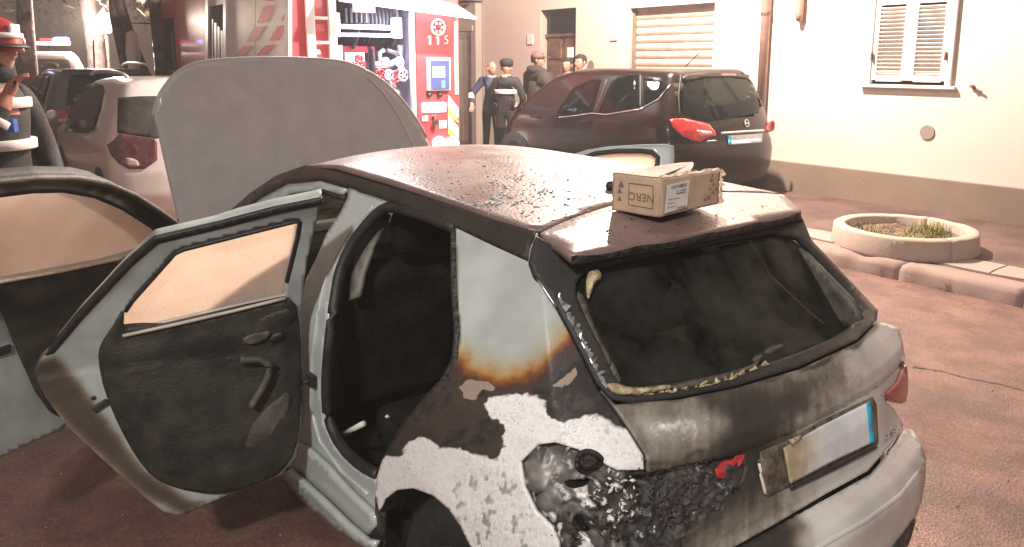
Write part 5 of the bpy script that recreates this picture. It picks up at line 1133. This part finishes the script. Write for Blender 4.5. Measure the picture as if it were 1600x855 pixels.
dk = simple_car('dark grey estate car with a whip aerial parked in the row beyond the silver crossover', 'car', sn(13.1, 2.35), MT['dark_paint'], (1, 1.02, 1.045), MT['dglass'])
tube('aerial', [(.65, .12, 1.62), (.52, .12, 2.02)], .012, MT['black'], dk)
for s in (1, -1): tube('roof_rail', [(x, s * y, z - .02) for x, y, z in rr_], .018, MT['alu'], dk, 8)
wv = simple_car('white van with a bar of blue beacons on its roof, farthest in the row', 'van', sn(18.6, 2.1), MT['white_paint'], (1.15, 1.05, 1.25), MT['dark_paint'])
lbar = MB().box((1.2, 0, 1.74), (.3, 1.3, .06)).make('light_bar', MT['alu'], wv, bevel=.01)
for y in (-.5, .5): MB().box((1.2, y, 1.80), (.26, .28, .10)).make('beacon', MT['blue'], lbar, bevel=.03)
for y in (-.2, .1): MB().box((1.2, y, 1.79), (.22, .24, .07)).make('red_lens', MT['red_lamp'], lbar, bevel=.02)

# ================================================================ FIRE ENGINE (local x forward, y left; rear face at x = 0, left flank at y = 0)
TL = sn(9.26, 3.66); TF = Frame(TL, YAW); rearF = plane(0, 0, -1); flankF = plane(1, 0)
ft = empty('fire_engine', TL, YAW); tag(ft, 'red and white fire engine with its lit rear pump bay open', 'fire engine')
def ry(px): return TF.hit([(px, 70)], rearF)[0][1]
def rp(px, py): q = TF.hit([(px, py)], rearF)[0]; return q[1], q[2]
def fl(px, py): q = TF.hit([(px, py)], flankF)[0]; return q[0], q[2]
def rbox(nm, x0, y0, x1, y1, d, m, parent=None, x=0, bevel=.006):
    a = rp(x0, y1); b_ = rp(x1, y0); return MB().box((x - d / 2 + .001, (a[0] + b_[0]) / 2, (a[1] + b_[1]) / 2), (d, abs(b_[0] - a[0]), abs(b_[1] - a[1]))).make(nm, m, parent or ft, bevel=bevel)
def vbox(nm, y0, y1, z0, z1, x0, x1, m, parent=None, bevel=.01): return MB().box(((x0 + x1) / 2, (y0 + y1) / 2, (z0 + z1) / 2), (abs(x1 - x0), abs(y1 - y0), abs(z1 - z0))).make(nm, m, parent or ft, bevel=bevel)
yl, yr = ry(517), ry(650); yE = ry(717)
bodyf = vbox('body', 0, yE, .95, 3.15, 1.1, 5.0, MT['fire_red'])
vbox('rear_column', 0, yl, .55, 3.15, 0, 1.1, MT['fire_red']); col = vbox('rear_column', yr, yE, .45, 3.15, 0, 1.1, MT['fire_red'])
vbox('bay_floor', yl, yr, .55, .95, .02, 1.1, MT['alu']); vbox('bay_roof', yl, yr, 2.72, 3.15, .0, 1.1, MT['fire_red'])
vbox('bay_back', yl, yr, .95, 2.72, 1.06, 1.1, MT['violet']); vbox('bay_lining', yl, yl - .03, .95, 2.72, .02, 1.06, MT['violet'], None, 0); vbox('bay_lining', yr, yr + .03, .95, 2.72, .02, 1.06, MT['violet'], None, 0)
vbox('bay_frame', yl, yl - .07, .95, 2.72, -.02, .04, MT['alu']); vbox('bay_frame', yr + .02, yr + .09, .95, 2.72, -.02, .04, MT['alu'])
vbox('rear_bumper', 0, yE, .40, .55, -.15, .05, MT['alu'])
vbox('chassis', -.3, yE + .3, .45, .95, 1.1, 7.0, MT['black'], None, 0)
cab = vbox('cab', -.02, yE + .02, .6, 2.95, 5.15, 7.1, MT['fire_red'], None, .12)
vbox('cab_window', -.0, -.03, 1.65, 2.55, 5.35, 6.0, MT['dglass'], cab, .02); vbox('cab_window', .0, -.03, 1.6, 2.55, 6.15, 6.95, MT['dglass'], cab, .02)
vbox('cab_stripe', .01, -.03, 1.25, 1.42, 5.2, 7.05, MT['fire_white'], cab, 0)
mr = tube('mirror_arm', [(6.9, 0, 2.5), (6.95, .35, 2.5), (6.95, .35, 1.7)], .02, MT['black'], cab)
MB().lathe((6.9, .36, 1.95), [(0, -.42), (.10, -.36), (.13, 0), (.10, .36), (0, .42)], 12).make('mirror', MT['fire_white'], cab, True)
for x in (2.0, 6.0):
    for y in (-.2, yE + .2): wheel(ft, (x, y, .5), .5, .32, MT['rim'], 1 if y > -1 else -1)
# left flank: open locker, white doors with slanted pale red stripes
def fpanel(nm, poly, m, d, parent=None):
    P = [fl(*p) for p in poly]; n = len(P); v = [(x, d, z) for x, z in P] + [(x, -.004, z) for x, z in P]
    return link(nm, v, [tuple(range(n)), tuple(range(n, 2 * n))] + [(k, (k + 1) % n, n + (k + 1) % n, n + k) for k in range(n)], m, parent or ft, False)
wp = fpanel('locker_door', [(358, -40), (402, -40), (402, 130), (358, 130)], MT['fire_white'], .03); fpanel('locker_door', [(403, -40), (450, -40), (450, 130), (403, 130)], MT['fire_white'], .03)
fpanel('locker_frame', [(326, -40), (330, -40), (330, 130), (326, 130)], MT['alu'], .05); fpanel('locker_frame', [(354, -40), (358, -40), (358, 130), (354, 130)], MT['alu'], .05); fpanel('locker_frame', [(450, -40), (456, -40), (456, 130), (450, 130)], MT['alu'], .045)
fpanel('locker_recess', [(330, 8), (354, 4), (354, 120), (330, 120)], MT['baydark'], .01)
fpanel('locker_blind', [(330, -10), (354, -14), (354, 6), (330, 11)], MT['fire_white'], .03)
random.seed(2)
for k in range(4):
    x0 = 334 + k * 5; fpanel('stowed_tool', [(x0, 30 + 6 * k), (x0 + 3, 30 + 6 * k), (x0 + 3.5, 100), (x0 + .5, 100)], MT['alu'] if k % 2 else MT['steel'], .04)
for poly in ([(419, 2), (423, -6), (436, -6), (432, 2)], [(405, 36), (416, 10), (433, 8), (422, 34)], [(388, 65), (401, 43), (418, 41), (404, 64)], [(371, 88), (384, 72), (398, 71), (387, 87)],
             [(443, 33), (449, 20), (449.5, 32)], [(424, 64), (438, 41), (449, 40), (449, 46), (440, 63)], [(404, 87), (418, 71), (437, 70), (422, 86)]):
    fpanel('reflective_stripe', poly, MT['stripe'], .034, wp)
# ladder clipped to the rear corner
lad = rbox('ladder', 479, -40, 484, 130, .05, MT['fire_white'], None, -.05); rbox('ladder_rail', 513, -40, 518, 130, .05, MT['fire_white'], lad, -.05)
for y in (-8, 29, 67, 105): rbox('rung', 484, y - 2, 513, y + 2, .035, MT['fire_white'], lad, -.055)
rbox('data_plate', 487, 38, 506, 49, .01, MT['stripe']); rbox('data_plate', 492, 77, 500, 85, .01, MT['fire_white'])
# raised flap, its lit underside towards us
a = V(TF.hit([(531, 3)], plane(0, -.5, -1))[0]); b_ = V(TF.hit([(745, 31)], plane(0, -.5, -1))[0]); c1 = V((0, b_.y, b_.z + .20)); c0 = V((0, a.y, a.z + .34))
fp = link('raised_flap', [a + V((0, 0, .03)), b_ + V((0, 0, .03)), c1 + V((0, 0, .03)), c0 + V((0, 0, .03))], [(0, 1, 2, 3)], MT['fire_white'], ft, False, .02)
link('flap_light', [a.lerp(c0, .02), b_.lerp(c1, .02), c1.lerp(b_, .05), c0.lerp(a, .05)], [(0, 1, 2, 3)], MT['led'], fp)
rbox('strip_lamp', 545, 9, 578, 20, .05, MT['fire_white'], None, -.1)
# pump bay contents
for (y0, y1) in ((40, 45), (53, 57)): rbox('bay_rail', 530, y0, 622, y1, .05, MT['alu'], None, .1)
rbox('rail_bracket', 616, 28, 628, 60, .1, MT['alu'], None, .1); rbox('rail_bracket', 524, 20, 531, 58, .1, MT['alu'], None, .1)
y0, z0 = rp(600, 32); hr = MB().lathe((.55, y0, z0), [(.42, -.30), (.42, -.27), (.30, -.27), (.30, .27), (.42, .27), (.42, .30)], 24, 'Y').make('hose_reel', MT['baydark'], ft)
b = MB()
for k in range(9): b.lathe((.55, y0, z0), [(.30, -.26 + k * .058), (.365, -.235 + k * .058), (.30, -.21 + k * .058)], 24, 'Y')
b.make('hose', MT['hosem'], hr, True)
p0 = rp(580, 60); tube('hose_end', [(.15, rp(575, 55)[0], p0[1]), (.05, rp(583, 80)[0], rp(583, 80)[1]), (.05, rp(585, 110)[0], rp(585, 112)[1]), (.1, rp(588, 130)[0], rp(588, 130)[1])], .045, MT['hosem'], ft, 8, True)
for k in range(5): rbox('hung_strap', 545 + k * 8, 12, 548 + k * 8, 36, .02, MT['hosem'], None, .12)
rbox('pump_panel', 524, 70, 548, 100, .06, MT['alu'], None, .3); rbox('pump_panel', 552, 82, 582, 112, .06, MT['fire_white'], None, .28); rbox('pump_panel', 545, 72, 605, 82, .05, MT['wred'], None, .4)
def rring(nm, px, py, r, m, x, tr=.016, spk=5):
    y, z = rp(px, py); b = MB(); b.tube([(x, y + r * math.cos(t), z + r * math.sin(t)) for t in np.linspace(0, 2 * math.pi, 15)], tr, 6)
    for k in range(spk): t = k * 2 * math.pi / spk; b.tube([(x, y, z), (x, y + r * math.cos(t), z + r * math.sin(t))], tr * .7, 5)
    return b.make(nm, m, ft, True)
for (px, py, r, m) in ((600, 118, .075, 'wred'), (608, 97, .05, 'alu'), (624, 120, .075, 'wred'), (613, 117, .06, 'alu'), (636, 118, .075, 'alu'), (630, 97, .06, 'alu'), (566, 92, .045, 'wred'), (573, 101, .04, 'wred'), (559, 103, .04, 'wred')): rring('handwheel', px, py, r, MT[m], .1)
def rtube(pts, r, m, x=.25): return tube('pump_pipe', [(x, *rp(*p)) for p in pts], r, MT[m], ft, 8, True)
rtube([(592, 102), (622, 102), (640, 92), (640, 70)], .05, 'alu'); rtube([(608, 100), (607, 82), (614, 78)], .035, 'alu'); rtube([(624, 125), (628, 140), (640, 150)], .06, 'alu'); rtube([(600, 122), (606, 136), (610, 150)], .05, 'alu'); rtube([(596, 95), (596, 85)], .03, 'steel'); rtube([(636, 112), (645, 105)], .04, 'alu'); rtube([(618, 78), (632, 82), (640, 90)], .035, 'steel')
# right-hand rear column: emblem, number, screen, lamps
y, z = rp(684, 43); em = MB()
em.tube([(-.012, y + .105 * math.cos(t), z + .105 * math.sin(t)) for t in np.linspace(0, 2 * math.pi, 25)], .018, 6)
for k in range(6): t = k * math.pi / 3; em.box((-.012, y + .06 * math.cos(t), z + .06 * math.sin(t)), (.012, .035, .035))
em.make('emblem', MT['fire_white'], col); MB().lathe((-.01, y, z), [(.03, -.006), (0, -.012)], 12, 'X').make('emblem_centre', MT['wred'], col)
for ch, px in (('1', 671.5), ('1', 684), ('5', 697)):
    y, z = rp(px, 63)
    if ch == '5': text('number', ch, .17, MT['fire_white'], col, basis((-.006, y, z), V((0, -1, 0)), V((0, 0, 1))), .004)
    else:
        nb = MB(); nb.box((-.008, y, z), (.008, .032, .125)); nb.add([(-.012, y + .016, z + .0625), (-.012, y + .016, z + .03), (-.012, y + .045, z + .022), (-.012, y + .045, z + .038)], [(0, 1, 2, 3)]); nb.make('number', MT['fire_white'], col)
sc = rbox('control_screen', 666, 90, 701, 142, .05, MT['alu'], col); rbox('display', 671, 95, 698, 139, .02, MT['screenb'], sc, -.045, 0); rbox('display_lit', 672, 104, 691, 121, .006, MT['screen'], sc, -.062, 0); rbox('pilot_lamp', 687, 126, 691, 137, .006, MT['green'], sc, -.062, 0)
for px in (670, 686):
    y, z = rp(px, 148); MB().lathe((-.03, y, z), [(.04, .03), (.035, -.01), (.0, -.015)], 12, 'X').make('knob', MT['black'], col, True)
rbox('glowing_label_plate', 660, 160, 695, 176, .03, MT['lampw'], col); rbox('latch_plate', 659, 181, 668, 190, .02, MT['fire_white'], col)  # white label plate, its brightness put in as emission
y, z = rp(677, 188); MB().tube([(-.02, y, z + .06), (-.08, y, z), (-.03, y, z - .10)], .035, 8).make('coupling', MT['iron'], col, True)
rbox('small_plate', 686, 188, 697, 201, .015, MT['fire_white'], col)
rbox('edge_strip', 710, 34, 714, 148, .02, MT['lampw'] if False else MT['fire_white'], col)
for (y0, m) in ((150, 'fire_white'), (180, 'fire_white')):
    a0, b0 = rp(699, y0 - 2), rp(715, y0 + 18); c0_, d0 = rp(715, y0 + 36), rp(699, y0 + 18)
    link('chevron', [(-.012, *a0), (-.012, *b0), (-.012, *c0_), (-.012, *d0)], [(0, 1, 2, 3)], MT['fire_white'], col, False, .008)
    link('chevron', [(-.012, a0[0], a0[1] - .19), (-.012, b0[0], b0[1] - .19), (-.012, c0_[0], c0_[1] - .06), (-.012, d0[0], d0[1] - .10)], [(0, 1, 2, 3)], MT['yellow'], col, False, .006)
for px, m in ((686, 'lampw'), (706, 'lampw')):
    y, z = rp(px, 224); MB().lathe((-.02, y, z), [(.10, .02), (.09, -.03), (0, -.04)], 16, 'X').make('tail_lamp', MT[m], col, True)
# floodlight mast
MB().tube([(.5, -.65, 3.15), (.5, -.65, 4.55)], .05, 8).make('mast', MT['steel'], ft, True)
for y in (-.35, -.95): MB().box((.42, y, 4.62), (.16, .34, .26)).make('floodlight', MT['black'], ft, bevel=.02)
# ================================================================ PEOPLE
def skinned(verts, edges, radii, sub=2):
    me = bpy.data.meshes.new('tmp'); me.from_pydata([tuple(v) for v in verts], edges, []); o = bpy.data.objects.new('tmp', me); COL.objects.link(o)
    o.modifiers.new('skin', 'SKIN'); bm = bmesh.new(); bm.from_mesh(me); lay = bm.verts.layers.skin.verify(); bm.verts.ensure_lookup_table()
    for v, r in zip(bm.verts, radii): v[lay].radius = (r, r) if not hasattr(r, '__len__') else r; v[lay].use_root = (v.index == 0)
    bm.to_mesh(me); bm.free(); s = o.modifiers.new('sub', 'SUBSURF'); s.levels = s.render_levels = sub
    dg = bpy.context.evaluated_depsgraph_get(); m2 = bpy.data.meshes.new_from_object(o.evaluated_get(dg)); bpy.data.objects.remove(o)
    return [v.co.copy() for v in m2.vertices], [tuple(p.vertices) for p in m2.polygons]
def head_mesh(c, R):
    v = []; f = []; nu, nv = 28, 20
    for i in range(nv + 1):
        ph = math.pi * i / nv
        for k in range(nu):
            t = 2 * math.pi * k / nu; dx, dy, dz = math.sin(ph) * math.cos(t), math.sin(ph) * math.sin(t), math.cos(ph)
            x, y, z = dx * .098, dy * .077, dz * .120
            if dz < -.1: y *= 1 - .34 * (-dz - .1); x += .012 * (-dz - .1) if dx > 0 else 0
            if dz < -.2 and dx < 0: x *= 1 - .5 * (-dz - .2)
            if dx > .3:
                g = lambda a, b_, s: math.exp(-((dy - a) ** 2 + (dz - b_) ** 2) / s ** 2)
                x += .026 * math.exp(-(dy / .13) ** 2 - ((dz + .17) / .18) ** 2) - .012 * (g(.36, .06, .19) + g(-.36, .06, .19)) + .007 * math.exp(-(dy / .3) ** 2 - ((dz + .52) / .07) ** 2) - .004 * math.exp(-(dy / .3) ** 2 - ((dz + .46) / .03) ** 2) + .006 * math.exp(-((dz - .24) / .08) ** 2)
            v.append(V(c) + R @ V((x, y, z)))
    for i in range(nv):
        for k in range(nu): f.append((i * nu + k, i * nu + (k + 1) % nu, (i + 1) * nu + (k + 1) % nu, (i + 1) * nu + k))
    for s in (1, -1):      # ears
        k = len(v)
        for j in range(8): a = j * math.pi / 4; v.append(V(c) + R @ V((-.008 + .016 * math.cos(a), s * .076, -.012 + .03 * math.sin(a))))
        for j in range(8): a = j * math.pi / 4; v.append(V(c) + R @ V((-.016 + .018 * math.cos(a), s * .092, -.010 + .034 * math.sin(a))))
        f += [(k + j, k + (j + 1) % 8, k + 8 + (j + 1) % 8, k + 8 + j) for j in range(8)] + [tuple(range(k + 8, k + 16))]
    return v, f
SKIN = mat('skin', (.52, .29, .21), .5, 0, .08, 20); DARKH = mat('dark_hair', (.025, .018, .015), .6, 0, .3, 40, bump=.5, bs=60); EYE = mat('eye_dark', (.03, .02, .02), .2)
def person(label, foot, face, h, coat, trous, arms, cat='person', group=None, headturn=0, lean_=0, stance=.10, hair=None, coatfat=1.0, boots=None, skin=SKIN, glove=None, stride=0):
    """arms: ((elbow, wrist), (elbow, wrist)) left then right, in body axes (x forward, y left, z up, metres for a 1.75 m figure)"""
    k = h / 1.75; r = empty('person', foot, face); r.scale = (k, k, k); tag(r, label, cat, group)
    L = lean_
    J = [(0, 0, .98), (0.01 + L * .3, 0, 1.16), (.0 + L * .8, 0, 1.34), (-.01 + L, 0, 1.45), (.0 + L * 1.1, 0, 1.54)]
    rd = [(.15 * coatfat, .115 * coatfat), (.148 * coatfat, .11 * coatfat), (.168 * coatfat, .118 * coatfat), (.10, .085), (.055, .058)]
    rd = [(max(a), min(a)) if i < 3 else a for i, a in enumerate(rd)]; rd = [((a[0] + a[1]) / 2) * .98 for a in rd]
    E = [(0, 1), (1, 2), (2, 3), (3, 4)]; reg = ['c', 'c', 'c', 'c', 's']
    def add(p, r_, par, g): J.append(tuple(p)); rd.append(r_); E.append((par, len(J) - 1)); reg.append(g); return len(J) - 1
    for s, (el, wr) in zip((1, -1), arms):
        sh_ = add((L * .9, s * .185, 1.415), .078 * coatfat, 3, 'c'); e_ = add(el, .055 * coatfat, sh_, 'c'); w0 = add(V(el).lerp(V(wr), .86), .040 * coatfat, e_, 'c'); w_ = add(wr, .026, w0, 'h')
        d = (V(wr) - V(el)).normalized(); sd = d.cross(V((0, 0, 1))); sd = sd.normalized() if sd.length > .1 else V((0, 1, 0)); nn = sd.cross(d)
        p = add(V(wr) + d * .055, .030, w_, 'h')
        for q in range(4):
            b0 = V(wr) + d * .088 + sd * (-.030 + .020 * q); ln = (.030, .036, .038, .030)[q]
            f1 = add(b0, .0105, p, 'h'); f2 = add(b0 + d * ln + nn * .012 * -1, .0095, f1, 'h'); add(b0 + d * ln * 1.5 - nn * .034, .008, f2, 'h')
        t1 = add(V(wr) + d * .035 + sd * .042 * s, .011, w_, 'h'); add(V(wr) + d * .075 + sd * .055 * s - nn * .02, .009, t1, 'h')
    for s in (1, -1):
        hp = add((0, s * .088, .90), .098, 0, 't'); kn = add((.025 + s * stride * .5, s * (stance), .50), .066, hp, 't'); an = add((-.02 + s * stride, s * (stance + .01), .10), .048, kn, 'b'); add((.12 + s * stride, s * (stance + .03), .045), .042, an, 'b')
    v, f = skinned(J, E, rd); hr = Matrix.Rotation(headturn, 3, 'Z'); hc = V((.03 + L * 1.2, 0, 1.645)); hv, hf = head_mesh(hc, hr)
    JJ = np.array(J); mi = {'c': 0, 't': 1, 's': 2, 'h': 3, 'b': 4}; mx = []
    segs = [(np.array(J[a]), np.array(J[b_]), reg[b_]) for a, b_ in E]
    for q in f:
        c = np.mean([v[i] for i in q], 0); best = 9; g = 'c'
        for a, b_, g_ in segs:
            ab = b_ - a; t = np.clip((c - a) @ ab / (ab @ ab), 0, 1); dd = np.linalg.norm(c - a - t * ab)
            if dd < best: best = dd; g = g_
        if g == 's' and c[2] < 1.50: g = 'c'
        if g == 't' and c[2] > .88: g = 'c'
        mx.append(mi[g])
    n = len(v); f2 = f + [tuple(i + n for i in q) for q in hf]; mx += [2] * len(hf)
    bd = link('body', v + hv, f2, None, r, True, mats=[coat, trous, skin, glove or skin, boots or MT['black']], midx=mx)
    for s in (1, -1): MB().lathe((0, 0, 0), [(0, -.004), (.011, 0), (0, .004)], 8, 'X').make('eye', EYE, r, True).matrix_local = Matrix.Translation(hc + hr @ V((.084, s * .029, .008)))
    def hp_(p): return hc + hr @ V(p)
    if hair:
        v = []; f = []; nu = 22; rows = [(.0, .127), (.045, .118), (.075, .095), (.092, .060), (.096, .02), (.092, -.03), (.080, -.06)]
        for rr, z in rows:
            for j in range(nu):
                t = 2 * math.pi * j / nu; cx = math.cos(t); low = hair[1] if cx < .25 else hair[2]; zz = max(z, low); q = 1 + .05 * noise.noise(V((j * .9, z * 30, 2)))
                v.append(hp_((cx * (rr + .012) * q * 1.06 - .008, math.sin(t) * (rr + .0) * q * .92, zz + .006)))
        for i in range(len(rows) - 1):
            for j in range(nu): f.append((i * nu + j, i * nu + (j + 1) % nu, (i + 1) * nu + (j + 1) % nu, (i + 1) * nu + j))
        link('hair', v, f, hair[0], r, True)
    return r, hp_
NAVY = mat('navy_jacket', (.035, .04, .10), .7, 0, .15, 20); BLK = mat('black_jacket', (.022, .02, .026), .75, 0, .2, 20); BRN = mat('dark_olive_jacket', (.055, .038, .034), .8, 0, .25, 14); TAN = mat('beige_top', (.40, .25, .19), .8, 0, .1, 20); TROU = mat('dark_trousers', (.02, .018, .025), .8, 0, .2, 20)
REFL = mat('white_reflective_band', (.85, .83, .80), .4); REDS = mat('red_trouser_stripe', (.60, .02, .05), .6); TURN = mat('dark_turnout_cloth', (.022, .022, .024), .75, 0, .35, 14, bump=.3, bs=120); HELM = mat('red_helmet_shell', (.42, .03, .04), .22, 0, .1, 8, coat=.8); GLV = mat('orange_pink_glove', (.42, .17, .12), .6, 0, .15, 30)
def at(px, d, z=.13): return V(((px - 800) / FPX * d, d, z))
down = (((.0, .27, 1.14), (.06, .28, .90)), ((.0, -.27, 1.14), (.06, -.28, .90)))
p, hp = person('bald man in a navy jacket standing beside the fire engine with one arm bent out', at(768, 12.9), rad(-70), 1.64, NAVY, TROU, (((.02, .30, 1.15), (.20, .16, 1.08)), ((-.02, -.36, 1.18), (.16, -.42, 1.02))), headturn=.25)
MB().box((.30, .05, 1.08), (.16, .22, .015), R=Matrix.Rotation(.4, 3, 'Y')).make('notepad', MT['paper'], p)
for y in (-.12,): MB().tube([(-.02, -.37, 1.20), (.05, -.39, 1.12)], .058, 10).make('cuff_band', REFL, p, True)
p, hp = person('officer in black uniform and beret seen from behind, white band across the back', at(791, 12.2), rad(75), 1.66, BLK, TROU, (((.05, .28, 1.16), (.22, .18, 1.06)), ((.03, -.29, 1.14), (.18, -.2, .98))), coatfat=1.12)
cp = MB(); cp.lathe((0, 0, 0), [(.100, -.02), (.112, .02), (.118, .05), (.108, .085), (.06, .112), (0, .118)], 18); o = cp.make('beret', BLK, p, True); o.location = hp((0, 0, .04))
o = MB().lathe((0, 0, 1.255), [(.176, -.035), (.182, -.03), (.182, .03), (.176, .035)], 28, 'Z', .80, 1.10).make('reflective_band', REFL, p, True); o.scale = (1.02, 1.0, 1)
for s in (1, -1): MB().tube([(.01, s * .185, .86), (.025, s * .165, .5), (-.02, s * .155, .12)], .016, 6).make('trouser_stripe', REDS, p, True)
p, hp = person('stocky man in a dark hooded jacket and brown cap, head turned to the right', at(838, 12.9), rad(40), 1.79, BRN, TROU, (((.05, .30, 1.16), (.18, .22, .98)), ((.02, -.31, 1.16), (.16, -.24, .98))), coatfat=1.28, headturn=rad(-50), hair=(DARKH, -.05, .06))
o = MB().lathe((0, 0, 0), [(.105, -.01), (.108, .03), (.095, .07), (.05, .10), (0, .105)], 18).make('cap', mat('brown_cap', (.20, .12, .10), .8), p, True); o.location = hp((0, 0, .035))
MB().box((0, 0, 0), (.10, .13, .012)).make('cap_peak', bpy.data.materials['brown_cap'], p, bevel=.004).location = hp((.125, 0, .045))
MB().lathe((-.05, 0, 1.50), [(.09, -.06), (.13, -.02), (.12, .04), (.07, .06)], 16).make('hood', BRN, p, True)
person('woman with dark tied hair facing left by the wooden door', at(887, 12.9), rad(-150), 1.70, TAN, TROU, (((.08, .25, 1.18), (.22, .05, 1.20)), ((.08, -.25, 1.18), (.2, -.02, 1.12))), hair=(DARKH, -.10, .07), headturn=.5)
person('short haired man in a beige pullover behind the black car, next to the woman', at(906, 12.6), rad(-115), 1.75, TAN, TROU, down, hair=(DARKH, -.03, .07), headturn=-.5)
# firefighter in the left foreground
FP_ = V((-2.86, 4.2, 0)); 
p, hp = person('firefighter in red helmet and dark turnout coat with white reflective bands at the far left', FP_, rad(-4), 1.97, TURN, TURN, (((.06, .30, 1.14), (.20, .20, .92)), ((.14, -.27, 1.20), (.225, -.16, 1.43))), 'firefighter', coatfat=1.22, glove=GLV, lean_=.03)
hm = MB(); hm.lathe((0, 0, 0), [(.134, -.03), (.130, .0), (.128, .03), (.120, .07), (.098, .11), (.06, .135), (0, .145)], 26, 'Z', 1.12, .92); hel = hm.make('helmet', HELM, p, True); hel.location = hp((-.01, 0, .025))
pk = MB().lathe((0, 0, 0), [(.138, .008), (.158, -.006), (.156, -.014), (.134, -.004)], 26, 'Z', 1.10, .90).make('helmet_brim', MT['black'], hel, True)
MB().lathe((0, 0, .045), [(.129, -.012), (.134, -.010), (.132, .012), (.125, .014)], 26, 'Z', 1.12, .92).make('helmet_band', REFL, hel, True)
MB().tube([(.0, 0, .165), (-.08, 0, .15), (-.15, 0, .07)], .018, 8).make('helmet_comb', HELM, hel, True)
MB().box((.128, 0, .07), (.02, .07, .06)).make('front_badge', MT['alu'], hel, bevel=.01)
for s in (1, -1): MB().lathe((.06, s * .125, .02), [(.028, -.01), (.03, .0), (.02, .012), (0, .014)], 12, 'Y').make('visor_pivot', MT['alu'], hel, True)
nf = MB().lathe((0, 0, 0), [(.098, .02), (.108, -.06), (.118, -.13)], 20, 'Z', 1.1, 1).make('neck_flap', TURN, p, True); nf.location = hp((-.04, 0, -.02))
def band(nm, c, d, r, wd, par): 
    d = V(d).normalized(); q = d.to_track_quat('Z', 'Y').to_matrix(); b = MB(); b.lathe((0, 0, 0), [(r * .97, -wd), (r, -wd * .9), (r, wd * .9), (r * .97, wd)], 20); o = b.make(nm, REFL, par, True); o.matrix_local = Matrix.Translation(V(c)) @ q.to_4x4()
for z, rr in ((1.40, .190), (1.20, .194), (.98, .200)): MB().lathe((.015, 0, z), [(rr * .98, -.024), (rr, -.022), (rr, .022), (rr * .98, .024)], 28, 'Z', .93, .98).make('reflective_band', REFL, p, True)
band('reflective_band', (.19, -.205, 1.33), (.085, .11, .23), .064, .018, p); band('reflective_band', (.09, -.24, 1.29), (.1, -.07, -.2), .083, .018, p); MB().lathe((.02, 0, 1.50), [(.12, -.05), (.115, .0), (.10, .04)], 18).make('collar', REFL, p, True)
MB().box((.195, -.10, 1.30), (.04, .03, .06)).make('blue_tab', mat('blue_tab', (.05, .12, .5), .5), p)
# things on the ground
random.seed(12); v = []; f = []
for _ in range(420):
    p_ = V((random.uniform(-3.2, .2), random.uniform(1.6, 3.4), .003)) if random.random() < .55 else V((random.uniform(1.0, 4.2), random.uniform(2.0, 5.6), .003))
    s = random.uniform(.002, .009); a = random.random() * 6.3; k = len(v); d1 = V((math.cos(a), math.sin(a), 0)) * s; d2 = V((-math.sin(a), math.cos(a), 0)) * s * random.uniform(.4, 1)
    v += [p_ + d1, p_ + d2, p_ - d1, p_ - d2, p_ + V((0, 0, s * .8))]; f += [(k, k + 1, k + 4), (k + 1, k + 2, k + 4), (k + 2, k + 3, k + 4), (k + 3, k, k + 4)]
tag(link('road_grit', v, f, MT['stone'], None), kind='stuff')
# ================================================================ haze volume added for a washed, bloomed look
hz = MB().box((0, 0, 0), (110, 110, 15)).make('haze', None, None); hz.data.materials.clear(); hz.location = (0, 20, 6.2); tag(hz, kind='stuff')
hm_ = bpy.data.materials.new('bloom_haze'); hm_.use_nodes = True; t = hm_.node_tree; t.nodes.remove(t.nodes['Principled BSDF'])
pv_ = t.nodes.new('ShaderNodeVolumePrincipled'); pv_.inputs['Color'].default_value = (.9, .86, .84, 1); pv_.inputs['Density'].default_value = .0055; t.links.new(pv_.outputs[0], t.nodes['Material Output'].inputs['Volume']); hz.data.materials.append(hm_)
